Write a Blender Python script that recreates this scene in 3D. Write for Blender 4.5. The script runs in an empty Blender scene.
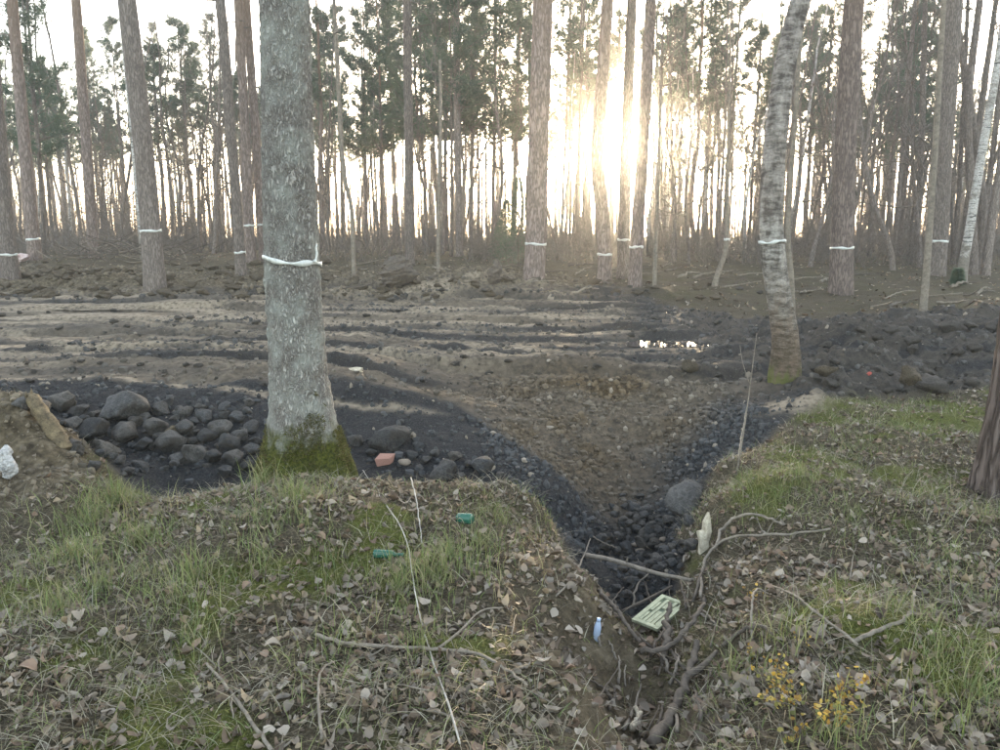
import bpy, math, random
import numpy as np
from mathutils import Vector, Matrix

random.seed(7)
RNG = np.random.default_rng(7)
SC = bpy.context.scene
COL = SC.collection
R = math.radians

# ------------------------------------------------------------------ camera
F = 785.0                       # focal length in photograph pixels (1000 wide)
PITCH = R(10.1)
CAMZ = 1.6
cam_d = bpy.data.cameras.new('camera')
cam_d.sensor_width = 36.0
cam_d.lens = 36.0 * F / 1000.0
cam_d.clip_start = 0.05
cam_d.clip_end = 5000
cam = bpy.data.objects.new('camera', cam_d)
cam.location = (0, 0, CAMZ)
cam.rotation_euler = (R(90) - PITCH, 0, 0)
COL.objects.link(cam)
SC.camera = cam

# ------------------------------------------------------------------ sky and sun
SUN_AZ = R(9.45)                 # to the right of the view direction
SUN_EL = R(5.9)
world = bpy.data.worlds.new('World')
SC.world = world
world.use_nodes = True
wn, wl = world.node_tree.nodes, world.node_tree.links
wn.clear()
sky = wn.new('ShaderNodeTexSky')
sky.sky_type = 'NISHITA'
sky.sun_disc = False
sky.sun_elevation = SUN_EL
sky.sun_rotation = SUN_AZ
sky.air_density = 0.9
sky.dust_density = 2.0
sky.ozone_density = 1.0
bg = wn.new('ShaderNodeBackground')
bg.inputs['Strength'].default_value = 0.15
wo = wn.new('ShaderNodeOutputWorld')
satw = wn.new('ShaderNodeHueSaturation')      # sky colour muted, standing in for white balance against the blue cast
satw.inputs['Saturation'].default_value = 0.68
tintw = wn.new('ShaderNodeMix'); tintw.data_type = 'RGBA'; tintw.blend_type = 'MULTIPLY'; tintw.inputs[0].default_value = 1.0
tintw.inputs[7].default_value = (1.0, 0.985, 0.975, 1)
wl.new(sky.outputs[0], satw.inputs['Color']); wl.new(satw.outputs[0], tintw.inputs[6])
wl.new(tintw.outputs[2], bg.inputs['Color'])
# aureole of thin haze round the low sun
sdir = (math.sin(SUN_AZ) * math.cos(SUN_EL), math.cos(SUN_AZ) * math.cos(SUN_EL), math.sin(SUN_EL))
tc = wn.new('ShaderNodeTexCoord')
dp = wn.new('ShaderNodeVectorMath'); dp.operation = 'DOT_PRODUCT'
dp.inputs[1].default_value = sdir
wl.new(tc.outputs['Generated'], dp.inputs[0])
def wmath(op, a, b):
    n = wn.new('ShaderNodeMath'); n.operation = op
    for i, q in enumerate((a, b)):
        if isinstance(q, (int, float)): n.inputs[i].default_value = q
        else: wl.new(q, n.inputs[i])
    return n.outputs[0]
clampd = wmath('MAXIMUM', dp.outputs['Value'], 0.0)
a1 = wmath('MULTIPLY', wmath('POWER', clampd, 2600.0), 40.0)
a2 = wmath('MULTIPLY', wmath('POWER', clampd, 160.0), .6)
asum = wmath('ADD', a1, a2)
bg2 = wn.new('ShaderNodeBackground')
bg2.inputs['Color'].default_value = (1.0, 0.74, 0.40, 1)
wl.new(asum, bg2.inputs['Strength'])
addw = wn.new('ShaderNodeAddShader')
wl.new(bg.outputs[0], addw.inputs[0]); wl.new(bg2.outputs[0], addw.inputs[1])
wl.new(addw.outputs[0], wo.inputs['Surface'])

sun_d = bpy.data.lights.new('sun', 'SUN')
sun_d.energy = 2.4
sun_d.angle = R(0.55)
sun_d.color = (1.0, 0.78, 0.50)
sun = bpy.data.objects.new('sun', sun_d)
sun.rotation_euler = Vector(sdir).to_track_quat('Z', 'Y').to_euler()
sun.location = (10, 60, 30)
COL.objects.link(sun)

SC.view_settings.view_transform = 'Standard'
SC.view_settings.look = 'None'
SC.view_settings.exposure = 3.72
SC.view_settings.gamma = 1.0
SC.view_settings.use_curve_mapping = False

# ------------------------------------------------------------------ noise helpers
def _hash(ix, iy, iz, seed):
    h = (ix.astype(np.int64) * 374761393 + iy.astype(np.int64) * 668265263 + iz.astype(np.int64) * 2147483647 + seed * 974634521) & 0xffffffff
    h = ((h ^ (h >> 13)) * 1274126177) & 0xffffffff
    h = ((h ^ (h >> 16)) * 2246822519) & 0xffffffff
    return ((h ^ (h >> 15)) & 0xffffff) / float(0xffffff)
def vnoise2(x, y, seed=0):
    x = np.asarray(x, float); y = np.asarray(y, float)
    ix = np.floor(x); iy = np.floor(y); fx = x - ix; fy = y - iy
    u = fx * fx * fx * (fx * (fx * 6 - 15) + 10); v = fy * fy * fy * (fy * (fy * 6 - 15) + 10)
    z = np.zeros_like(ix)
    a = _hash(ix, iy, z, seed); b = _hash(ix + 1, iy, z, seed)
    c = _hash(ix, iy + 1, z, seed); d = _hash(ix + 1, iy + 1, z, seed)
    return ((a * (1 - u) + b * u) * (1 - v) + (c * (1 - u) + d * u) * v) * 2 - 1
def fbm2(x, y, octs=4, seed=0, gain=0.5):
    s = 0; a = 1.0; t = 0
    for o in range(octs):
        s = s + a * vnoise2(x * 2 ** o + 17.3 * o, y * 2 ** o - 9.1 * o, seed + o); t += a; a *= gain
    return s / t
def vnoise3(x, y, z, seed=0):
    ix = np.floor(x); iy = np.floor(y); iz = np.floor(z)
    fx, fy, fz = x - ix, y - iy, z - iz
    u = fx * fx * (3 - 2 * fx); v = fy * fy * (3 - 2 * fy); w = fz * fz * (3 - 2 * fz)
    r = 0
    for dx in (0, 1):
        for dy in (0, 1):
            for dz in (0, 1):
                r = r + _hash(ix + dx, iy + dy, iz + dz, seed) * (u if dx else 1 - u) * (v if dy else 1 - v) * (w if dz else 1 - w)
    return r * 2 - 1
def fbm3(p, f, octs=3, seed=0):
    s = 0; a = 1.0; t = 0
    for o in range(octs):
        q = p * (f * 2 ** o) + 5.7 * o
        s = s + a * vnoise3(q[..., 0], q[..., 1], q[..., 2], seed + o); t += a; a *= .5
    return s / t
def worley2(x, y, seed=0):
    ix = np.floor(x); iy = np.floor(y)
    d = np.full(np.shape(x), 9.0)
    for ox in (-1, 0, 1):
        for oy in (-1, 0, 1):
            cx, cy = ix + ox, iy + oy; z = np.zeros_like(cx)
            px = cx + _hash(cx, cy, z, seed); py = cy + _hash(cx, cy, z + 1, seed)
            d = np.minimum(d, np.hypot(px - x, py - y))
    return d
def sst(a, b, t):
    t = np.clip((t - a) / (b - a), 0, 1)
    return t * t * (3 - 2 * t)

# ------------------------------------------------------------------ mesh and object helpers
def build_mesh(name, V, Fq, mats, smooth=True, mat_idx=None, color=None, colname='tint'):
    """V (n,3); Fq list/array of faces, all of one size (array) or a list of arrays."""
    V = np.asarray(V, np.float32)
    blocks = Fq if isinstance(Fq, list) else [Fq]
    blocks = [np.asarray(b, np.int32) for b in blocks if len(b)]
    me = bpy.data.meshes.new(name)
    loops = np.concatenate([b.ravel() for b in blocks])
    tot = np.concatenate([np.full(len(b), b.shape[1], np.int32) for b in blocks])
    start = np.concatenate([[0], np.cumsum(tot)[:-1]]).astype(np.int32)
    me.vertices.add(len(V)); me.vertices.foreach_set('co', V.ravel())
    me.loops.add(len(loops)); me.loops.foreach_set('vertex_index', loops)
    me.polygons.add(len(tot)); me.polygons.foreach_set('loop_start', start); me.polygons.foreach_set('loop_total', tot)
    me.polygons.foreach_set('use_smooth', np.full(len(tot), smooth, bool))
    for m in (mats if isinstance(mats, (list, tuple)) else [mats]): me.materials.append(m)
    if mat_idx is not None: me.polygons.foreach_set('material_index', np.asarray(mat_idx, np.int32))
    if color is not None:
        ca = me.color_attributes.new(colname, 'FLOAT_COLOR', 'POINT')
        c = np.ones((len(V), 4), np.float32); c[:, :color.shape[1]] = color
        ca.data.foreach_set('color', c.ravel())
    me.update(calc_edges=True); me.validate()
    return me
def link(name, me, parent=None, loc=(0, 0, 0), rot=(0, 0, 0), scale=(1, 1, 1)):
    o = bpy.data.objects.new(name, me)
    o.location = loc; o.rotation_euler = rot; o.scale = scale
    if parent is not None: o.parent = parent
    COL.objects.link(o)
    return o
def tag(o, label, cat, group=None, kind=None):
    o['label'] = label; o['category'] = cat
    if group: o['group'] = group
    if kind: o['kind'] = kind
    return o
class MB:
    """gathers geometry for one mesh"""
    def __init__(s): s.V = []; s.Q = []; s.T = []; s.qm = []; s.tm = []; s.n = 0
    def add(s, V, Q=None, T=None, m=0):
        V = np.asarray(V, float).reshape(-1, 3)
        if Q is not None and len(Q): s.Q.append(np.asarray(Q) + s.n); s.qm.append(np.full(len(Q), m))
        if T is not None and len(T): s.T.append(np.asarray(T) + s.n); s.tm.append(np.full(len(T), m))
        s.V.append(V); s.n += len(V)
    def tube(s, pts, rad, sides=6, m=0, cap=True, wob=0, seed=0):
        V, Q, T = tube(pts, rad, sides, cap)
        if wob: 
            c = np.repeat(np.asarray(pts, float), sides, axis=0)
            k = len(c); d = V[:k] - c
            V[:k] = c + d * (1 + wob * fbm3(V[:k], 4.0 / max(np.max(rad) * 8, .02), 2, seed)[:, None])
        s.add(V, Q, T, m)
    def box(s, c, size, M=None, m=0):
        x, y, z = np.asarray(size) / 2
        V = np.array([[-x, -y, -z], [x, -y, -z], [x, y, -z], [-x, y, -z], [-x, -y, z], [x, -y, z], [x, y, z], [-x, y, z]])
        if M is not None: V = V @ np.asarray(M).T
        s.add(V + np.asarray(c), [[0, 3, 2, 1], [4, 5, 6, 7], [0, 1, 5, 4], [1, 2, 6, 5], [2, 3, 7, 6], [3, 0, 4, 7]], None, m)
    def mesh(s, name, mats, smooth=True, color=None):
        V = np.concatenate(s.V); bl = []; mi = []
        if s.Q: bl.append(np.concatenate(s.Q)); mi.append(np.concatenate(s.qm))
        if s.T: bl.append(np.concatenate(s.T)); mi.append(np.concatenate(s.tm))
        return build_mesh(name, V, bl, mats, smooth, np.concatenate(mi), color)
def frames(pts):
    pts = np.asarray(pts, float)
    t = np.gradient(pts, axis=0)
    t /= np.linalg.norm(t, axis=1)[:, None] + 1e-9
    ref = np.array([1.0, 0, 0]) if abs(t[0, 0]) < .9 else np.array([0, 1.0, 0])
    U = np.zeros_like(t); W = np.zeros_like(t)
    for i in range(len(t)):
        u = ref - t[i] * ref.dot(t[i]); u /= np.linalg.norm(u) + 1e-9
        U[i] = u; W[i] = np.cross(t[i], u); ref = u
    return t, U, W
def tube(pts, rad, sides=6, cap=True):
    pts = np.asarray(pts, float); n = len(pts)
    rad = np.broadcast_to(np.asarray(rad, float), (n,))
    _, U, W = frames(pts)
    a = np.arange(sides) * 2 * math.pi / sides
    V = (pts[:, None, :] + rad[:, None, None] * (np.cos(a)[None, :, None] * U[:, None, :] + np.sin(a)[None, :, None] * W[:, None, :])).reshape(-1, 3)
    i = np.arange(n - 1)[:, None] * sides; j = np.arange(sides)[None, :]; k = (j + 1) % sides
    Q = np.stack([i + j, i + k, i + sides + k, i + sides + j], -1).reshape(-1, 4)
    T = []
    if cap:
        V = np.concatenate([V, pts[:1], pts[-1:]]); b = n * sides; jj = np.arange(sides); kk = (jj + 1) % sides
        T = np.concatenate([np.stack([np.full(sides, b), kk, jj], 1), np.stack([np.full(sides, b + 1), (n - 1) * sides + jj, (n - 1) * sides + kk], 1)])
    return V, Q, T
def resample(pts, n):
    pts = np.asarray(pts, float)
    d = np.concatenate([[0], np.cumsum(np.linalg.norm(np.diff(pts[:, :3], axis=0), axis=1))])
    t = np.linspace(0, d[-1], n)
    lin = np.stack([np.interp(t, d, pts[:, k]) for k in range(pts.shape[1])], 1)
    return lin
def smooth_path(pts, n, it=2):
    p = np.asarray(pts, float)
    for _ in range(it):
        q = [p[0]]
        for a, b in zip(p[:-1], p[1:]): q += [a * .75 + b * .25, a * .25 + b * .75]
        q.append(p[-1]); p = np.array(q)
    return resample(p, n)

# ------------------------------------------------------------------ pixels of the photograph to rays
CP, SP = math.cos(PITCH), math.sin(PITCH)
def ray(px, py):
    u = (px - 500) / F; v = (375 - py) / F
    return np.array([u, CP + v * SP, -SP + v * CP])
def at(px, py, Y):
    d = ray(px, py); t = Y / d[1]
    return np.array([d[0] * t, Y, CAMZ + d[2] * t])

# ------------------------------------------------------------------ terrain
CPX = [  # px, py, depth: surveyed points of the ground
 (0,750,2.2),(150,750,2.23),(300,750,2.23),(450,750,2.23),(530,750,2.25),(0,650,2.85),(200,650,2.8),(400,650,2.8),(520,650,2.86),
 (0,560,3.75),(200,560,3.6),(400,560,3.6),(530,560,3.75),(100,495,4.6),(200,490,4.7),(300,480,4.85),(420,485,4.8),(520,490,4.85),
 (570,560,3.9),(590,600,3.45),(585,680,2.75),(572,750,2.27),
 (640,750,2.72),(634,700,3.1),(642,650,3.75),(645,620,4.3),(625,588,5.3),(650,560,5.55),(602,560,5.45),(650,530,5.85),(600,505,6.05),(680,480,6.35),(640,440,7.05),(700,440,6.8),(600,400,7.8),(700,405,7.7),
 (560,385,8.2),(650,375,8.5),(720,390,8.1),(580,440,6.9),
 (340,385,7.2),(400,388,7.2),(450,405,6.9),(500,435,6.5),(560,480,5.9),(340,430,6.5),(420,440,6.3),(340,470,5.8),(450,460,5.9),(520,490,5.5),
 (0,384,7.2),(50,385,7.2),(150,388,7.2),(250,386,7.2),(60,420,6.4),(150,425,6.4),(230,430,6.4),(100,460,5.9),(150,462,5.85),(230,474,5.75),
 (0,398,5.7),(30,403,5.6),(58,440,5.3),(0,460,5.0),(50,480,4.75),(0,520,4.3),
 (690,520,5.1),(695,580,4.05),(690,640,3.35),(690,700,2.72),(700,750,2.35),
 (725,500,4.78),(735,560,3.87),(755,620,3.15),(780,700,2.5),(780,750,2.23),(720,462,5.55),(790,432,6.25),(860,402,7.3),(1000,387,8),
 (860,470,5.2),(1000,470,5.2),(860,560,3.7),(1000,560,3.7),(900,650,2.8),(1000,650,2.8),(900,750,2.2),(1000,750,2.2),
 (790,378,8.1),(740,420,7.0),(800,414,7.1),
 (835,325,10.0),(900,325,10.3),(1000,315,11),(830,372,8.6),(920,382,8.2),(1000,372,8.5),
 (0,362,9.0),(150,362,9.0),(300,360,9.2),(450,365,9.0),(0,348,10.5),(250,350,10.5),(400,350,10.8),(550,350,10.8),(700,350,10.5),(780,345,10.6),
 (0,320,14),(250,320,14),(400,320,14),(600,320,14.2),(740,330,12.5),(0,300,17),(200,300,17),(400,300,17),(600,300,17),(750,300,17),(900,300,16.5),
 (0,278,21),(150,284,19.5),(250,276,21.5),(350,285,19),(480,284,18.5),(600,288,18.5),(0,262,25),(120,262,25),(250,263,25),(400,265,25),(550,268,24),(700,268,24),(850,274,23),(1000,276,22.5)]
CPW = [(-2.5,5.35,-.2),(-1.9,5.4,-.4),(-.55,5.4,-.38),(0,5.35,-.35),(.35,5.25,-.4),(-.5,8.1,.0),(.2,8.0,.0),(4,12.2,.18),(6.5,13,.22),
 (-8,3,.05),(-8,6,.25),(-6,2,.02),(8,3,.05),(8,6,.06),(5,1.5,.02),(0,-4,0),(-5,-4,0),(5,-4,0),(0,.9,0),(-2,.9,0),(2,.9,0),(-12,10,.12),(12,10,.35),(-14,17,.25),(16,17,.35),
 (-22,26,.75),(22,24,.5),(-10,-10,.1),(10,-10,.1),(0,-12,.1),(-20,8,.2),(20,8,.2),(-25,40,.85),(0,35,.85),(25,38,.75),(0,45,.85)]
CPTS = np.array([at(*c) for c in CPX] + [np.array(c) for c in CPW])
def _phi(r): return np.sqrt(r * r + .12 ** 2)
_n = len(CPTS)
_A = np.zeros((_n + 3, _n + 3))
_A[:_n, :_n] = _phi(np.hypot(CPTS[:, None, 0] - CPTS[None, :, 0], CPTS[:, None, 1] - CPTS[None, :, 1])) - np.eye(_n) * .02
_A[:_n, _n] = 1; _A[:_n, _n + 1:] = CPTS[:, :2]; _A[_n:, :_n] = _A[:_n, _n:].T
_w = np.linalg.solve(_A, np.concatenate([CPTS[:, 2], [0, 0, 0]]))
def rbf(x, y):
    r = np.full(x.shape, _w[_n]) + _w[_n + 1] * x + _w[_n + 2] * y
    for i in range(_n):
        r += _w[i] * _phi(np.hypot(x - CPTS[i, 0], y - CPTS[i, 1]))
    return r
NEAR = np.array([(-40,6.5),(-9,6.3),(-4.4,6.1),(-3.1,5.75),(-2.62,5.25),(-1.9,5.22),(-1.0,5.28),(-.2,5.18),(.2,5.0),(.42,4.5),(.6,3.95),(.9,3.9),(1.12,4.5),(1.2,5.1),(1.6,5.65),(2.3,6.4),(3.2,7.25),(5.0,8.0),(9,8.6),(40,9)])
FAR = np.array([(-60,18),(-14,17.8),(-8,17.3),(-4,17.6),(0,18.2),(3,17.5),(4.4,13.8),(6,12.7),(12,13),(60,13)])
def rut_coord(x, y): return y + .05 * x + .35 * np.sin(x * .33 + .5) + .42 * fbm2(x * .28, y * .22, 3, 51) + .07 * fbm2(x * 1.3, y * 1.3, 2, 52)
def zones(x, y):
    wob = .12 * fbm2(x * 2.1, y * 2.1, 3, 11)
    ne = np.interp(x, NEAR[:, 0], NEAR[:, 1]); fe = np.interp(x, FAR[:, 0], FAR[:, 1])
    mud = sst(-.10, .12, y - ne + wob) * (1 - sst(-.5, .7, y - fe + 4 * wob + .6 * fbm2(x * .5, y * .5, 2, 12)))
    sn = fbm2(x * .55, y * 1.6, 3, 21)
    # black peat: the trench, the fan and the pit, the ridge on the right
    yr = np.interp(x, [-9, -2, -1.47, -.44, 0, .45, .75, 1.0, 1.6, 2.2, 3], [7.35, 7.4, 7.3, 6.98, 6.58, 6.05, 6.05, 6.3, 7.0, 7.5, 7.6])
    soft = .5 * sst(.5, 1.0, x)
    pe = (1 - sst(-.12 - soft, .10 + soft, y - yr + (.10 + soft) * sn + (.06 + 2 * soft) * wob)) * mud
    ridge = sst(2.1, 2.6, x) * mud
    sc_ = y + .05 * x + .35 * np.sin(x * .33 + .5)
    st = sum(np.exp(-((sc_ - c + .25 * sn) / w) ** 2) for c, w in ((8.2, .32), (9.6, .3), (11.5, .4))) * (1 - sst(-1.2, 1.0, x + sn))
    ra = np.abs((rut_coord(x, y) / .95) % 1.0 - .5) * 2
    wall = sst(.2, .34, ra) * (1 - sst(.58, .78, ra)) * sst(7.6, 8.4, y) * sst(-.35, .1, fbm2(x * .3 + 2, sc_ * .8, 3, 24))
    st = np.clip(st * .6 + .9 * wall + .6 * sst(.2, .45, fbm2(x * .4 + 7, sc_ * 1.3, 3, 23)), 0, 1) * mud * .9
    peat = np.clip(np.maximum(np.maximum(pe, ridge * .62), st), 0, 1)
    clay = np.clip(1.7 * np.exp(-(((x - 1.0) / 1.15) ** 2 + ((y - 7.3) / 1.25) ** 2)), 0, 1) * (.35 + .65 * sst(-.3, .25, fbm2(x * 1.7, y * 1.7, 4, 31) + .1)) * mud * sst(-.1 - soft, .15 + soft, y - yr + .1 * sn)
    peat = peat * (1 - .9 * np.clip(clay * 1.5, 0, 1))
    # bare brown soil: mound beside the log stub, banks behind the field
    soil = np.exp(-(((x + 3.65) / .95) ** 2 + ((y - 5.0) / .75) ** 2)) * 1.5
    soil = np.clip(np.maximum(sst(.3, .8, soil + .25 * fbm2(x * 3, y * 3, 3, 41)) * (1 - mud), sst(16.0, 18, y) * (1 - sst(21, 26, y + 2 * sn)) * (1 - sst(.5, 3.5, x)) * .9), 0, 1)
    # gully lining: wet dark humus
    gul = np.exp(-((x - (.42 + .1 * (y - 2.2))) / .3) ** 2) * (1 - sst(3.9, 4.4, y)) * sst(1.2, 2.0, y)
    return mud, peat, clay, soil, gul
def rut(x, y):
    s = rut_coord(x, y)
    a = np.abs((s / .95) % 1.0 - .5) * 2
    prof = sst(.25, .6, a)            # flat tread, raised ridge
    return prof
PUDDLES = ((2.39, 10.9, .62, .26), (2.75, 14.2, .5, .3), (3.1, 14.9, .3, .2), (2.45, 14.6, .22, .15), (1.6, 14.0, .7, .2), (1.2, 15.3, .7, .22), (-3.0, 15.2, 1.0, .25), (-7.0, 15.0, 1.2, .25))
def height(x, y):
    m = (np.abs(x) < 60) & (y < 60)
    z = np.full(x.shape, .85)
    b = rbf(x[m], y[m])
    f = np.clip(sst(32, 45, y[m]) + sst(25, 45, np.abs(x[m])) * sst(18, 30, y[m]) + sst(20, 40, -y[m]) , 0, 1)
    z[m] = b * (1 - f) + .85 * f
    mud, peat, clay, soil, gul = zones(x, y)
    lit = np.clip(1 - mud, 0, 1)
    z += lit * (.085 * fbm2(x * 1.5, y * 1.5, 3, 61) + .032 * fbm2(x * 6, y * 6, 3, 62))
    near_fade = 1 - sst(30, 60, y)
    z += soil * near_fade * ((.07 + .09 * sst(15, 18, y)) * fbm2(x * 1.6, y * 1.6, 4, 63) + .14 * sst(15, 18, y) * (.5 - worley2(x * 1.7 + .5 * fbm2(x * 2, y * 2, 2, 66), y * 2.2, 67)) + .05 * (.6 - worley2(x * 5 + .3 * fbm2(x * 6, y * 6, 2, 65), y * 5, 64)))
    fld = mud * sst(7.6, 8.6, y) * (1 - sst(2.6, 3.2, x))
    amp = .09 + .13 * sst(-.2, .4, fbm2(x * .35, y * .5, 2, 71))
    z += fld * amp * (rut(x, y) - .4)
    brk = sst(-.1, .4, fbm2(x * .6, y * .9, 2, 72))
    z += mud * (.35 + .65 * brk) * (.06 * (.5 - worley2(x * 3.3 + .3 * fbm2(x * 4, y * 4, 2, 84), y * 4.5, 73)) + .10 * fbm2(x * 1.3, y * 2.4, 4, 74))
    z += np.clip(peat * (.55 + .45 * (x < -1.4)) + 1.3 * clay, 0, 1.3) * (.045 * (.45 - worley2(x * 3.3, y * 3.3, 75)) + .028 * (.45 - worley2(x * 9, y * 9, 76)) + .012 * fbm2(x * 16, y * 16, 2, 77))
    z += mud * sst(2.6, 3.2, x) * (.09 * (.5 - worley2(x * 2.2 + .4 * fbm2(x * 3, y * 3, 2, 83), y * 2.2, 78)) + .22 * fbm2(x * 2.6, y * 2.6, 5, 79, .62) + .05 * (.5 - worley2(x * 6, y * 6, 82)))
    # raised clod mounds on the far edge of the field
    for cx, cy, rx, ry, h in ((-.45, 17.6, 1.6, .55, .33), (-.35, 17.5, .35, .3, .22), (-2.6, 18.4, 1.3, .5, .28), (3.2, 17.4, 1.8, .6, .16), (-7.2, 18.0, 2.2, .7, .16), (2.9, 9.9, .5, .45, .18), (2.75, 7.05, .6, .42, .13), (-9.5, 19.0, 2.0, .8, .3)):
        z += h * np.exp(-(((x - cx) / rx) ** 2 + ((y - cy) / ry) ** 2)) * (1 + .5 * fbm2(x * 3, y * 3, 3, 81))
    for cx, cy, rx, ry in PUDDLES:
        f = np.exp(-(((x - cx) / (rx * 1.25)) ** 2 + ((y - cy + ry * 1.6) / (ry * 3.2)) ** 2) ** 2)
        z = z * (1 - f) + (rbf(np.array([cx]), np.array([cy]))[0] + .035 + .012 * fbm2(x * 5, y * 5, 2, 87) + .02 * sst(1.1, 1.7, np.hypot((x - cx) / rx, (y - cy) / ry))) * f
    z += gul * .04 * fbm2(x * 5, y * 5, 3, 91)
    return z
def axis(segs):
    out = [segs[0][0]]
    for a, b, s0, s1 in segs:
        p = a
        while p < b - 1e-6:
            t = (p - a) / (b - a); p += s0 * (1 - t) + s1 * t; out.append(min(p, b))
    return np.unique(np.round(out, 5))
GX = axis([(-300,-60,40,8),(-60,-16,8,.4),(-16,-6,.3,.06),(-6,-4,.05,.032),(-4,4.5,.027,.027),(4.5,6.5,.032,.06),(6.5,16,.06,.35),(16,60,.4,8),(60,300,8,40)])
GY = axis([(-120,-12,30,3),(-12,1,2,.08),(1,2,.06,.026),(2,7.5,.026,.028),(7.5,12,.03,.05),(12,25,.05,.16),(25,60,.2,3),(60,320,4,40)])
XX, YY = np.meshgrid(GX, GY)
ZZ = height(XX.ravel(), YY.ravel()).reshape(XX.shape)
def gz(x, y):
    x = np.asarray(x, float); y = np.asarray(y, float)
    i = np.clip(np.searchsorted(GX, x) - 1, 0, len(GX) - 2); j = np.clip(np.searchsorted(GY, y) - 1, 0, len(GY) - 2)
    fx = np.clip((x - GX[i]) / (GX[i + 1] - GX[i]), 0, 1); fy = np.clip((y - GY[j]) / (GY[j + 1] - GY[j]), 0, 1)
    return (ZZ[j, i] * (1 - fx) + ZZ[j, i + 1] * fx) * (1 - fy) + (ZZ[j + 1, i] * (1 - fx) + ZZ[j + 1, i + 1] * fx) * fy
def hit(px, py):
    d = ray(px, py); t = 1.5
    while t < 120:
        p = np.array([0, 0, CAMZ]) + d * t
        g = float(gz(p[0], p[1]))
        if p[2] <= g:
            lo, hi = t - .03, t
            for _ in range(12):
                mt = (lo + hi) / 2; q = np.array([0, 0, CAMZ]) + d * mt
                if q[2] <= float(gz(q[0], q[1])): hi = mt
                else: lo = mt
            q = np.array([0, 0, CAMZ]) + d * hi
            return np.array([q[0], q[1], float(gz(q[0], q[1]))])
        t += .03
    return at(px, py, 60)

# ------------------------------------------------------------------ materials
def newmat(name):
    m = bpy.data.materials.new(name); m.use_nodes = True
    nt = m.node_tree; nt.nodes.clear()
    o = nt.nodes.new('ShaderNodeOutputMaterial'); b = nt.nodes.new('ShaderNodeBsdfPrincipled')
    nt.links.new(b.outputs[0], o.inputs['Surface'])
    return m, nt, b, o
def N(nt, t, **kw):
    n = nt.nodes.new(t)
    for k, v in kw.items():
        if hasattr(n, k): setattr(n, k, v)
        else: n.inputs[k].default_value = v
    return n
def ramp(nt, fac, stops, interp='LINEAR'):
    r = nt.nodes.new('ShaderNodeValToRGB'); r.color_ramp.interpolation = interp
    el = r.color_ramp.elements
    while len(el) < len(stops): el.new(.5)
    for e, (p, c) in zip(el, stops):
        e.position = p; e.color = (c[0], c[1], c[2], 1) if not isinstance(c, (int, float)) else (c, c, c, 1)
    nt.links.new(fac, r.inputs[0]); return r.outputs[0]
def mixc(nt, fac, a, b, mode='MIX'):
    n = nt.nodes.new('ShaderNodeMix'); n.data_type = 'RGBA'; n.blend_type = mode
    for s, q in ((0, fac), (6, a), (7, b)):
        if isinstance(q, (int, float)): n.inputs[s].default_value = q
        elif isinstance(q, tuple): n.inputs[s].default_value = (*q, 1)
        else: nt.links.new(q, n.inputs[s])
    return n.outputs[2]
def fmath(nt, op, a, b=0.0):
    n = nt.nodes.new('ShaderNodeMath'); n.operation = op
    for i, q in enumerate((a, b)):
        if isinstance(q, (int, float)): n.inputs[i].default_value = q
        else: nt.links.new(q, n.inputs[i])
    return n.outputs[0]
def noise(nt, vec, scale, detail=4, rough=.55):
    n = N(nt, 'ShaderNodeTexNoise'); n.inputs['Scale'].default_value = scale; n.inputs['Detail'].default_value = detail; n.inputs['Roughness'].default_value = rough
    nt.links.new(vec, n.inputs['Vector']); return n.outputs['Fac']
def bump(nt, b, h, strength, dist):
    n = N(nt, 'ShaderNodeBump'); n.inputs['Strength'].default_value = strength; n.inputs['Distance'].default_value = dist
    nt.links.new(h, n.inputs['Height']); nt.links.new(n.outputs[0], b.inputs['Normal'])

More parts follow.
